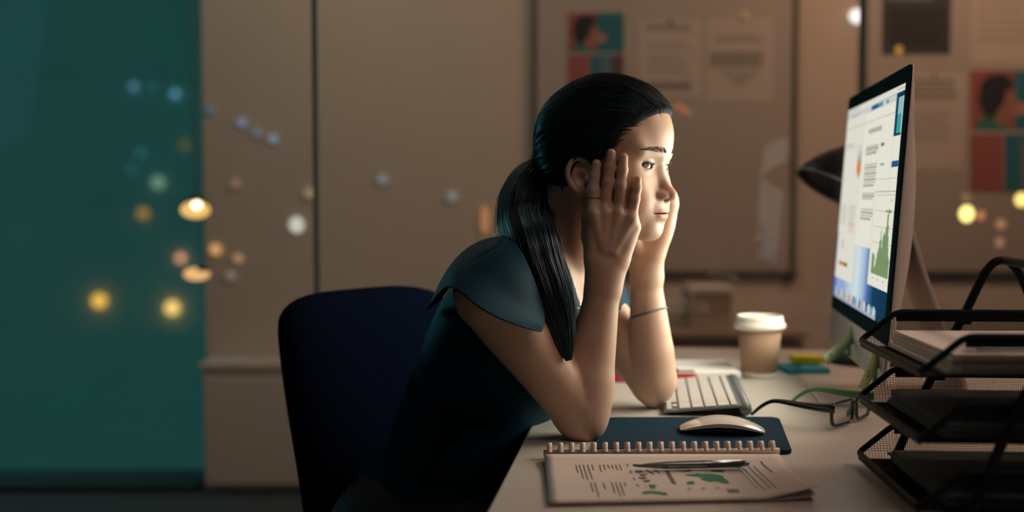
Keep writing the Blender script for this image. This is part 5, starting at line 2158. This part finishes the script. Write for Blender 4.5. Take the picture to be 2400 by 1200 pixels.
# lashes and brow hairs
M_LASH = mat('lash_black', (.006, .005, .005), .5)
HAIRC = (.008, .0115, .016)
M_BROW = mat('brow_brown', (.035, .024, .020), .6)
M_HAIR = mat('dark_hair', HAIRC, .40, spec=1.0, noise=.3, nscale=600)
M_HAIR.node_tree.nodes['Principled BSDF'].inputs['Specular Tint'].default_value = (.45, .80, 1.0, 1)
bl, bb_ = MB(), MB()
for s in (-1, 1):
    Re = rotR(rotR(HR, 0, s * 5), 2, s * 9)
    c = H(.0700, s * .031, 0)

    def lid(yl, up):
        """edge of the lid opening: yl across (-1 inner .. 1 outer)"""
        y = yl * .0135 + .0022
        z = (.0040 if up else -.0046) * math.sqrt(max(0, 1 - ((y - .0022) / .0139) ** 2)) - (.0006)
        x = math.sqrt(max(1e-8, .0142 ** 2 - y * y - z * z)) if (y * y + z * z) < .0142 ** 2 else .002
        return c + Re[0] * (x + .0004) + Re[1] * (y * s) + Re[2] * z
    ed = [lid(-1 + 2 * k / 16, True) for k in range(17)]
    bl.tube([Vector(p) for p in ed], list(np.interp(np.linspace(0, 1, 17), [0, .25, .8, 1], [.0006, .0015, .0019, .0009])), 5)
    for k in range(34):
        yl = -.86 + 1.85 * k / 33
        p = lid(min(yl, .99), True)
        out_ = Re[0] * 1.0 + Re[1] * (s * yl * .55) + Re[2] * -.10
        out_ = out_ / np.linalg.norm(out_)
        L_ = .0055 + .0025 * (yl + .9) / 1.9
        bl.tube([Vector(p), Vector(p + out_ * L_ * .55), Vector(p + out_ * L_ * .9 + Re[2] * L_ * .35)], [.00022, .00016, .00005], 3)
    for k in range(16):
        yl = -.6 + 1.5 * k / 15
        p = lid(min(yl, .97), False)
        out_ = Re[0] + Re[1] * (s * yl * .5) - Re[2] * .5
        out_ = out_ / np.linalg.norm(out_)
        bl.tube([Vector(p), Vector(p + out_ * .0028)], [.00012, .00005], 3)
    # brow hairs lie on the skin
    rb_ = np.random.default_rng(5)
    starts = []
    for k in range(190):
        f_ = rb_.random()
        y = .0105 + .0415 * f_
        th_ = .0042 * (1 - .75 * max(0, f_ - .45) / .55) * (.55 + .45 * min(1, f_ / .15))
        z = .0190 + .0035 * math.sin(min(f_, 1) * math.pi * .8) + th_ * (rb_.random() - .5) * 1.5
        starts.append((y, z, f_))
    ys = np.arange(.045, .105, .0006)
    for (y, z, f_) in starts:
        ang = math.radians(62 - 66 * min(1, f_ / .55) + rb_.normal() * 8)
        pts = []
        for q_ in (0, .5, 1):
            yy, zz = y + .0062 * q_ * math.cos(ang), z + .0062 * q_ * math.sin(ang) * (.8 if f_ < .5 else .5)
            pts.append((yy, zz))
        P = np.concatenate([np.stack([HO + hf * x + hl * (s * yy) + hu * zz for x in ys]) for yy, zz in pts])
        Dh = sd_points(head, P).reshape(3, -1)
        ok = [np.nonzero(Dh[i] < 0)[0] for i in range(3)]
        if any(len(o) == 0 for o in ok):
            continue
        pp = [Vector(HO + hf * (ys[ok[i][-1]] + (.0003, .0009, .0007)[i]) + hl * (s * pts[i][0]) + hu * pts[i][1]) for i in range(3)]
        bb_.tube(pp, [.00020, .00016, .00006], 3)
bl.build('eyelashes', M_LASH, woman, True)
bb_.build('eyebrows', M_BROW, woman, True)

# ------------------------------------------------------------------ hair drawn back to a ponytail
hairp = [
    E_(H(.000, 0, .036), (.0955, .0815, .0885)),
    E_(H(.043, 0, .041), (.0572, .0655, .0655), .02),
    E_(H(-.040, 0, .020), (.058, .072, .072), .02),
    RC(H(-.070, 0, .010), H(-.094, 0, -.012), .030, .020, .02),
    E_(H(.146, 0, -.030), (.1405, .150, .1095), .014, 's'),
    E_(H(.032, 0, -.108), (.088, .125, .085), .008, 's'),
]
for s in (-1, 1):
    hairp += [E_(H(.004, s * .082, -.018), (.0175, .022, .0265), .004, 's')]
ax_h = (np.arange(-.02, .26, .0019), np.arange(1.47, 1.69, .0019), np.arange(1.00, 1.25, .0019))
D = sd_grid(hairp, ax_h)
HV, HF = surface_nets(D, ax_h)
HV = relax(HV, HF, 2, .4)
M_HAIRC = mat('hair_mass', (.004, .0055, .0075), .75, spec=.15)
M_HAIRL = mat('hair_sheen', (.055, .082, .110), .38, spec=1.0, noise=.3, nscale=600)  # lighter copy of the hair: bluish highlights put into the strand colour
hair = np_mesh('hair', HV, HF, M_HAIRC, woman)
hair['label'] = 'smooth black hair drawn back from the forehead'

TIE = H(-.100, .002, -.016)


class StrandSet:
    def __init__(s):
        s.V, s.F, s.n = [], [], 0

    def add(s, P, r, k=3):
        """P: (n,3) path"""
        P = np.asarray(P, np.float32)
        n = len(P)
        T = np.gradient(P, axis=0)
        T /= np.linalg.norm(T, axis=1)[:, None] + 1e-9
        ref = np.array([0.31, -.8, .5], np.float32)
        X = np.cross(T, ref)
        X /= np.linalg.norm(X, axis=1)[:, None] + 1e-9
        Yv = np.cross(T, X)
        rr = r * np.interp(np.linspace(0, 1, n), [0, .22, .85, 1], [.15, 1, 1, .2])
        ring = []
        for j in range(k):
            a = 2 * math.pi * j / k
            ring.append(P + (X * math.cos(a) + Yv * math.sin(a)) * rr[:, None])
        s.V.append(np.stack(ring, 1).reshape(-1, 3))
        i = np.arange(n - 1)[:, None] * k + s.n
        for j in range(k):
            l = (j + 1) % k
            s.F.append(np.concatenate([i + j, i + l, i + k + l, i + k + j], 1))
        s.n += n * k

    def build(s, name, m, parent):
        return np_mesh(name, np.concatenate(s.V), np.concatenate(s.F), m, parent)


rg = np.random.default_rng(3)
HC = np.array([.005, 0, .015])          # centre the strands are drawn around, head frame


def hl_pt(q):
    """hairline in head frame angles: q -1 (near ear) .. 0 (forehead middle) .. 1 (far ear)"""
    a = abs(q)
    pts = [(.085, 0, .078), (.080, .026, .074), (.064, .050, .058), (.048, .064, .038), (.033, .070, .018), (.020, .074, .004)]
    t_ = a * (len(pts) - 1)
    i = min(int(t_), len(pts) - 2)
    f_ = t_ - i
    p = np.array(pts[i]) * (1 - f_) + np.array(pts[i + 1]) * f_
    p[1] *= np.sign(q) if q else 1
    return p


NS = 4200
NP = 24
starts = []
for k in range(NS):
    q_ = rg.uniform(-1, 1)
    p = hl_pt(q_)
    back = rg.random() ** 1.6 * .10 if rg.random() < .4 else rg.random() * .012
    p = p + np.array([.011, 0, .001])
    p = p + np.array([-.004 - back, 0, 0]) + rg.normal(0, .0035, 3)
    starts.append(p)
dirs = []
for p in starts:
    d0 = (p - HC) / np.linalg.norm(p - HC)
    d1 = np.array([-.100, .002, -.016]) + rg.normal(0, .006, 3) - HC
    d1 /= np.linalg.norm(d1)
    om = math.acos(np.clip(d0 @ d1, -1, 1))
    t_ = np.linspace(0, 1, NP) ** 1.7
    S = (np.sin((1 - t_) * om)[:, None] * d0 + np.sin(t_ * om)[:, None] * d1) / math.sin(om)
    # hair leaves the forehead upwards before it turns back
    S[:, 2] += .16 * np.sin(t_ * math.pi) * (1 - t_)
    S /= np.linalg.norm(S, axis=1)[:, None]
    dirs.append(S)
dirs = np.concatenate(dirs)
wd = dirs[:, :1] * hf + dirs[:, 1:2] * hl + dirs[:, 2:] * hu
rr = np.arange(.055, .130, .0012)
best = np.zeros(len(wd), np.float32)
C0 = HO + hf * HC[0] + hl * HC[1] + hu * HC[2]
base_h = hairp[:4]
prevD = None
for r_ in rr:
    Dv = sd_points(hairp, C0 + wd * r_)
    if prevD is not None:
        cr_ = (prevD < 0) & (Dv >= 0)
        best = np.where(cr_, r_ - .0012 * Dv / (Dv - prevD), best)
    prevD = Dv
best = best.reshape(NS, NP)
# where a strand starts on bare skin beyond the cap, follow the head
bad = best < .06
if True:
    skin_r = np.zeros(len(wd), np.float32)
    pd_ = None
    for r_ in rr:
        Dv = sd_points(head[:13], C0 + wd * r_)
        if pd_ is not None:
            cr_ = (pd_ < 0) & (Dv >= 0)
            skin_r = np.where(cr_, r_ - .0012 * Dv / (Dv - pd_), skin_r)
        pd_ = Dv
    skin_r = skin_r.reshape(NS, NP)
    best = np.where(bad, skin_r, np.maximum(best, skin_r - .001))
    best[:, 0] = np.where(best[:, 0] > skin_r[:, 0], np.minimum(best[:, 0], skin_r[:, 0] + .0035), best[:, 0])
best = best.reshape(-1)
P_all = (C0 + wd * (best[:, None])).reshape(NS, NP, 3)
wdr = wd.reshape(NS, NP, 3)
ss, sl2 = StrandSet(), StrandSet()
for k in range(NS):
    lift = np.interp(np.linspace(0, 1, NP) ** 1.7, [0, .02, .1, 1], [.0002, .0012, .0014, .0008]) + rg.normal(0, .0004)
    if rg.random() < .03:
        lift = lift + np.sin(np.linspace(0, math.pi, NP)) * rg.uniform(.001, .0045)
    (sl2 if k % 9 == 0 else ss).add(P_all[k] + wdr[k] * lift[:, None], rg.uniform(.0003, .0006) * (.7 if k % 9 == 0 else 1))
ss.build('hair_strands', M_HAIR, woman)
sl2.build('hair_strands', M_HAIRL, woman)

# the ponytail: out behind the neck, over the near shoulder, down the chest
front = trunk + armN + neck


def body_Y(u, v, dflt):
    d = ray(u, v)
    ys = np.arange(1.36, 1.62, .001)
    P = np.array([(d.x * y / d.y, y, CAMZ + d.z * y / d.y) for y in ys])
    D = sd_points(front, P)
    hit = np.nonzero(D < 0.008)[0]
    return float(ys[hit[0]]) if len(hit) else dflt


tail_px = [(1264, 400, None, .021), (1244, 424, 1.596, .030), (1230, 470, 1.575, .0375), (1232, 520, 1.545, .0400), (1246, 568, None, .0365), (1262, 620, None, .0325), (1283, 680, None, .0310), (1304, 740, None, .0255), (1320, 795, None, .0165), (1334, 845, None, .004)]
tpath, trad, tys = [], [], []
for (u, v, y, r_) in tail_px:
    if y is None and v > 400:
        y = min(body_Y(u, v, 1.50) - r_ * .55, 1.52)
    tys.append(y)
for _ in range(2):                        # an even fall, no kinks
    t0 = list(tys)
    for i in range(5, len(tys)):
        tys[i] = (t0[i - 1] + t0[i] + t0[min(i + 1, len(t0) - 1)]) / 3
for (u, v, _, r_), y in zip(tail_px, tys):
    tpath.append(Vector(TIE) if v == 400 else W(u, v, y))
    trad.append(r_)
TP = np.array([tuple(p) for p in smooth_path(tpath, 6)])
TR = np.interp(np.linspace(0, 1, len(TP)), np.linspace(0, 1, len(trad)), trad)
TT = np.gradient(TP, axis=0)
TT /= np.linalg.norm(TT, axis=1)[:, None]
TX = np.cross(TT, np.array([0, -1.0, 0]))
TX /= np.linalg.norm(TX, axis=1)[:, None]
TY = np.cross(TT, TX)
b = MB()
NT_ = int(len(TP) * .90)
b.tube([Vector(p) for p in TP[:NT_]], [(r_ * (.80 if i < NT_ * .75 else .80 * max(.05, 1 - (i - NT_ * .75) / (NT_ * .26))), r_ * (.52 if i < NT_ * .75 else .52 * max(.05, 1 - (i - NT_ * .75) / (NT_ * .26)))) for i, r_ in enumerate(TR[:NT_])], 20, ref=(0, -1, 0))
pony = b.build('ponytail', M_HAIRC, woman, True)
pony['label'] = 'long black ponytail falling over the near shoulder'
ss, sl2 = StrandSet(), StrandSet()
n_ = len(TP)
for k in range(1900):
    a = rg.uniform(0, 2 * math.pi)
    f_ = (.80 + .24 * rg.random()) if rg.random() < .7 else rg.uniform(.2, .9)
    e0, e1 = (0, n_) if rg.random() < .45 else (0, int(n_ * rg.uniform(.82, 1)))
    tw = rg.normal(0, .25)
    idx_ = np.arange(e0, e1)
    tt = idx_ / n_
    an = a + tw * tt
    fl = np.ones(len(idx_))
    if rg.random() < .05:
        fl = 1 + rg.uniform(.05, .25) * np.sin(tt * math.pi) ** 2
    px_, py_2 = np.cos(an) * TR[idx_] * .95 * f_ * fl, np.sin(an) * TR[idx_] * .65 * f_ * fl
    P = TP[idx_] + TX[idx_] * px_[:, None] + TY[idx_] * py_2[:, None]
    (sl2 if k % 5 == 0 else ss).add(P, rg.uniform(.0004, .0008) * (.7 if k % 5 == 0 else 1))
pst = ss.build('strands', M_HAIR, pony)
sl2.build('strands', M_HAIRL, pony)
b = MB()
tt_ = Vector(TT[1])
x_ = tt_.cross(Vector((0, 0, 1))).normalized()
y_ = tt_.cross(x_)
b.tube([Vector(TP[1]) + x_ * (.023 * math.cos(a)) + y_ * (.021 * math.sin(a)) for a in np.linspace(0, 2 * math.pi, 25)[:-1]], .004, 8, closed=True)
b.build('hair_tie', mat('hair_tie_black', (.01, .012, .014), .8), woman, True)
# a loose wisp behind the ear
ss = StrandSet()
for k in range(14):
    j = rg.normal(0, .0015, 3)
    pts = smooth_path([Vector(H(.006 + j[0], -.078, .014 + j[2])), Vector(H(-.010 + j[0], -.084, .000)), Vector(H(-.022 + j[0], -.080, -.022 + j[2])), Vector(H(-.032, -.064, -.045))], 5)
    ss.add(np.array([tuple(p) for p in pts]), .0003)
ss.build('loose_strands', M_HAIR, woman)

# ------------------------------------------------------------------ blouse
M_BLOUSE = mat('navy_satin', (.002, .034, .062), .6, spec=.10, sheen=.0, sheen_tint=(.3, .7, .8, 1), noise=.1, nscale=30, bump=.15, bscale=1200)


def grow(prims, d, dr=1.0):
    out = []
    for pr in prims:
        q_ = dict(pr)
        if q_['t'] == 'e':
            q_['r'] = tuple(r_ + d for r_ in q_['r'])
        elif q_['t'] == 'rc':
            q_['ra'], q_['rb'] = q_['ra'] + d, q_['rb'] + d
        else:
            continue
        out.append(q_)
    return out


blp = grow(trunk[:3] + trunk[7:], .008)
for S_ in (SN, SF):
    sg_ = -1 if S_ is SN else 1
    blp += [RC(lerp(NK, S_, .62) + np.array([0, 0, -.018]), NK + lB * (.03 * sg_) - zB * .035, .050, .056, .04), RC(NK + lB * (.02 * sg_) + zB * .01, lerp(NK, S_, .70) + fB * .01 + zB * .014, .040, .040, .04)]
nk = NK + zB * .045
vpt = A3(W(1372, 775, 1.535))
blp += [RC(NK + zB * .06 - fB * .01, NK + fB * .02 + zB * .0, .060, .055, .02, 's'),
        RC(NK + fB * .05 + zB * .01, vpt + fB * .01, .046, .010, .012, 's'),
        E_((-.125, 1.668, .36), (.3, .3, .09), .01, 's', R=np.eye(3))]
# soft folds
for (u, v, y, s_, a_) in ((1010, 860, 1.52, .05, -.006), (960, 960, 1.53, .05, .005), (1060, 930, 1.50, .04, -.005), (1110, 1000, 1.50, .04, .005), (1010, 1080, 1.52, .05, -.006), (930, 1120, 1.55, .05, .004), (1150, 900, 1.47, .03, .004)):
    blp.append(GS(A3(W(u, v, y)), s_, a_))
ax_b = (np.arange(-.32, .26, .0042), np.arange(1.33, 1.90, .0042), np.arange(.42, 1.03, .0042))
D = sd_grid(blp, ax_b)
BV, BF_ = surface_nets(D, ax_b)
BV = relax(BV, BF_, 4, .5)
blouse = np_mesh('blouse', BV, BF_, M_BLOUSE, woman)
blouse['label'] = 'dark navy blouse with short flutter sleeves'


def cloth(name, rows_, parent, sub=2, solid=.0018):
    """rows_: list of rows of points, seam to hem"""
    b = MB()
    nr, nc = len(rows_), len(rows_[0])
    vs = [p for r_ in rows_ for p in r_]
    fs = [(i * nc + j, i * nc + j + 1, (i + 1) * nc + j + 1, (i + 1) * nc + j) for i in range(nr - 1) for j in range(nc - 1)]
    b.add(vs, fs)
    o = b.build(name, M_BLOUSE, parent, True)
    md = o.modifiers.new('sub', 'SUBSURF')
    md.levels = md.render_levels = sub + 1
    md = o.modifiers.new('solid', 'SOLIDIFY')
    md.thickness = solid
    return o


def pxrow(l, gap=.007, bodyp=None):
    out = []
    for u, v, y in l:
        if bodyp is not None:
            d = ray(u, v)
            ys = np.arange(1.30, 1.75, .002)
            P = np.array([(d.x * yy / d.y, yy, CAMZ + d.z * yy / d.y) for yy in ys])
            hit = np.nonzero(sd_points(bodyp, P) < gap)[0]
            if len(hit):
                y = min(y, float(ys[hit[0]]))
        out.append(W(u, v, y))
    return out


SHO = grow(trunk, .006) + armN


# near sleeve: from the neckline over the shoulder to a loose fluted hem
sl_rows = [
    pxrow([(1180, 566, 1.60), (1172, 556, 1.575), (1178, 553, 1.550), (1196, 560, 1.525), (1222, 590, 1.505), (1246, 645, 1.485), (1268, 705, 1.475), (1276, 745, 1.468)], .007, SHO),
    pxrow([(1110, 600, 1.600), (1110, 568, 1.555), (1128, 560, 1.505), (1156, 574, 1.465), (1186, 612, 1.440), (1218, 668, 1.425), (1254, 726, 1.420), (1274, 758, 1.430)], .007, SHO),
    pxrow([(1058, 660, 1.590), (1058, 615, 1.535), (1076, 592, 1.470), (1108, 604, 1.415), (1142, 646, 1.385), (1182, 698, 1.375), (1236, 746, 1.385), (1272, 768, 1.405)], .007, SHO),
    pxrow([(1024, 715, 1.570), (1022, 680, 1.510), (1040, 642, 1.445), (1074, 632, 1.385), (1112, 680, 1.355), (1160, 724, 1.350), (1226, 760, 1.365), (1271, 776, 1.390)], .007, SHO),
    pxrow([(1000, 728, 1.545), (1004, 722, 1.490), (1030, 690, 1.425), (1057, 662, 1.365), (1098, 706, 1.338), (1150, 741, 1.335), (1222, 768, 1.352), (1270, 780, 1.380)], .007, SHO),
]
sl = cloth('sleeve', sl_rows, woman)
sl['label'] = 'near flutter sleeve'
fs_rows = [
    pxrow([(1400, 640, 1.70), (1420, 625, 1.73), (1445, 632, 1.76), (1452, 650, 1.80)]),
    pxrow([(1408, 690, 1.69), (1436, 665, 1.70), (1462, 665, 1.74), (1470, 690, 1.79)]),
    pxrow([(1415, 735, 1.68), (1448, 728, 1.69), (1476, 722, 1.73), (1480, 728, 1.78)]),
]
cloth('sleeve', fs_rows, woman)['label'] = 'far flutter sleeve'

# ------------------------------------------------------------------ trousers and shoes, under the desk
M_TROU = mat('black_trousers', (.012, .014, .02), .85, noise=.2, nscale=200, bump=.2)
tr = grow(legs, .024) + grow([trunk[2]], .003)
tr += [E_((-.125, 1.668, .90), (.6, .6, .235), .01, 's', R=np.eye(3)), E_((.25, 1.45, -.05), (.6, .6, .115), .004, 's', R=np.eye(3))]
ax_t = (np.arange(-.32, .50, .0085), np.arange(1.25, 1.95, .0085), np.arange(.0, .70, .0085))
D = sd_grid(tr, ax_t)
TV, TF = surface_nets(D, ax_t)
np_mesh('trousers', relax(TV, TF, 2, .5), TF, M_TROU, woman)
for s in (-1, 1):
    knee = PV + lB * (.085 * s) + fB * .40 + np.array([0, 0, -.02]) + lB * (.02 * s)
    ank = knee + fB * .02 + np.array([0, 0, -.435])
    sh = [RC(ank + np.array([0, 0, -.030]) - fB * .02, ank + np.array([0, 0, -.030]) + fB * .06, .042, .038, .02), RC(ank + fB * .06 + np.array([0, 0, -.035]), ank + fB * .15 + np.array([0, 0, -.046]), .040, .030, .02)]
    ax_s = (np.arange(ank[0] - .12, ank[0] + .25, .006), np.arange(ank[1] - .20, ank[1] + .12, .006), np.arange(.001, .14, .006))
    D = np.maximum(sd_grid(sh, ax_s), (.006 - ax_s[2])[None, None, :].astype(np.float32))
    SV, SF_ = surface_nets(D, ax_s)
    np_mesh('shoe', relax(SV, SF_, 2, .5), SF_, M_BLKP, woman)

# ------------------------------------------------------------------ jewellery
M_BEAD = mat('grey_beads', (.16, .20, .20), .25, .6)
M_GOLD = mat('thin_gold', (.55, .36, .20), .25, .9)
fa = Vector(WF - EF).normalized()
bc = Vector(lerp(EF, WF, .62))
want = W(1521, 734, bc.y)
bc = bc + fa * ((want.z - bc.z) / fa.z)
ba = (fa + Vector((-.20, 0, 0)) + Vector((0, .30, 0))).normalized()
bx_ = ba.cross(EY).normalized()
by_ = ba.cross(bx_)
b = MB()
RBr = .0275
for k in range(44):
    a = 2 * math.pi * k / 44
    b.sphere(bc + (bx_ * math.cos(a) + by_ * math.sin(a)) * RBr, .0026, 8, 6)
b.build('bracelet', M_BEAD, woman, True)['label'] = 'grey beaded bracelet on the far wrist'
b = MB()
npx = [(1322, 668), (1330, 688), (1340, 704), (1352, 716), (1364, 710), (1376, 690), (1386, 668)]
front = trunk + neck
np_pts = [W(u, v, body_Y(u, v, 1.53) + .006) for u, v in npx]
b.tube(smooth_path(np_pts, 5), .0006, 6)
b.sphere(np_pts[3] - EZ * .004 - EY * .001, .0026, 10, 8)
b.sphere(np_pts[3] - EZ * .009 - EY * .001, .0020, 10, 8)
b.build('necklace', M_GOLD, woman, True)['label'] = 'thin necklace with a small pendant'
Pi = tips['index'][0]
rc_ = Vector(lerp(Pi[0], Pi[1], .60))
rd_ = (Vector(Pi[1]) - Vector(Pi[0])).normalized()
rx2 = rd_.cross(EY).normalized()
ry2 = rd_.cross(rx2)
b = MB(); b.tube([rc_ + (rx2 * math.cos(a) + ry2 * math.sin(a)) * .0094 for a in np.linspace(0, 2 * math.pi, 29)[:-1]], .0007, 6, closed=True)
b.build('finger_ring', M_GOLD, woman, True)

# ================================================================== OFFICE CHAIR
M_CHAIR = mat('navy_upholstery', (.0003, .0031, .0135), .9, spec=.04, sheen=.0, sheen_tint=(.15, .5, .7, 1), noise=.25, nscale=250, bump=.35, bscale=700)
CA = math.radians(-38)
cF = Vector((math.cos(CA), math.sin(CA), 0))
cS = Vector((-math.sin(CA), math.cos(CA), 0))
cB0 = Vector((-.255, 1.80, 0))
LEAN = math.radians(9)
cU = (EZ * math.cos(LEAN) - cF * math.sin(LEAN)).normalized()
cN = cS.cross(cU)
if cN.dot(cF) < 0:
    cN = -cN
pivot = cB0 + EZ * .62


def chair_pt(u, v):
    d = ray(u, v)
    o = Vector((0, 0, CAMZ))
    t_ = (pivot - o).dot(cN) / d.dot(cN)
    p = o + d * t_ - pivot
    return p.dot(cS), p.dot(cU)


lft = [chair_pt(*p) for p in ((704, 1230), (692, 1130), (668, 1010), (648, 890), (638, 800), (638, 760), (652, 736), (690, 710), (750, 694), (830, 688))]
ac = chair_pt(830, 688)[0]
outl = lft + [(2 * ac - a_, z_) for a_, z_ in reversed(lft[:-1])]
zlow = lft[0][1]
outl = [(ac + (lft[0][0] - ac) * .93, zlow - .06)] + outl + [(ac - (lft[0][0] - ac) * .93, zlow - .06)]
chair = thing('office_chair', tuple((PV[0] - .02, PV[1] + .01, 0)), 'navy upholstered office chair with a rounded high back, under the woman', 'chair')
b = MB()
N_ = len(outl)
cen = Vector((ac, sum(z for _, z in outl) / N_, 0))
layers = []
for (sc_i, off) in ((.0, .034), (.45, .034), (.80, .032), (.96, .028), (1.04, .016), (1.06, .0), (1.05, -.010), (.97, -.018), (.6, -.022), (0, -.022)):
    lay = []
    for a_, z_ in outl:
        aa = cen.x + (a_ - cen.x) * sc_i
        zz = cen.y + (z_ - cen.y) * sc_i
        curve = .05 * ((aa - ac) / .24) ** 2
        lay.append(pivot + cS * aa + cU * zz + cN * (off + curve))
    layers.append(lay)
vs = [p for l in layers for p in l]
fs = []
for i in range(len(layers) - 1):
    for k in range(N_):
        l = (k + 1) % N_
        fs.append((i * N_ + k, i * N_ + l, (i + 1) * N_ + l, (i + 1) * N_ + k))
b.add(vs, fs)
b.build('backrest', M_CHAIR, chair, True, subsurf=1)
seatc = Vector((PV[0], PV[1], 0)) + cF * .06
out = rounded([seatc + cF * x + cS * y + EZ * .365 for x, y in ((-.23, -.22), (.25, -.24), (.25, .24), (-.23, .22))], .09, 7)
b = MB(); b.prism(out, EZ * .055); b.build('seat', M_CHAIR, chair, True, bevel=.02, segs=4)
b = MB(); b.prism(rounded([seatc + cF * x + cS * y + EZ * .345 for x, y in ((-.15, -.12), (.15, -.12), (.15, .12), (-.15, .12))], .03), EZ * .022); b.build('seat_plate', M_BLKP, chair)
bot = pivot + cS * ac + cU * (zlow - .02) - cN * .02
b = MB(); b.tube(smooth_path([bot, bot - EZ * .14 - cF * .02, seatc - cF * .20 + EZ * .352, seatc - cF * .05 + EZ * .350], 5), (.022), 10); b.build('back_support', M_BLKP, chair, True)
b = MB(); b.tube([seatc + EZ * .346, seatc + EZ * .10], .028, 16); b.build('gas_column', M_STEEL, chair, True)
for k in range(5):
    a = 2 * math.pi * k / 5 + .35
    d_ = Vector((math.cos(a), math.sin(a), 0))
    b = MB(); b.tube([seatc + EZ * .105, seatc + d_ * .16 + EZ * .095, seatc + d_ * .29 + EZ * .075], [.024, .019, .014], 10); b.build('base_leg', M_BLKP, chair, True)
    b = MB()
    n2 = Vector((-d_.y, d_.x, 0))
    for sg_ in (-1, 1):
        b.lathe([(.0005, -.008), (.026, -.008), (.028, -.005), (.028, .005), (.026, .008), (.0005, .008)], seatc + d_ * .29 + n2 * (.013 * sg_) + EZ * .0285, 18, (d_, EZ, n2), caps=False)
    b.tube([seatc + d_ * .29 + EZ * .028, seatc + d_ * .29 + EZ * .08], .006, 8)
    b.build('caster', M_BLKP, chair, True)
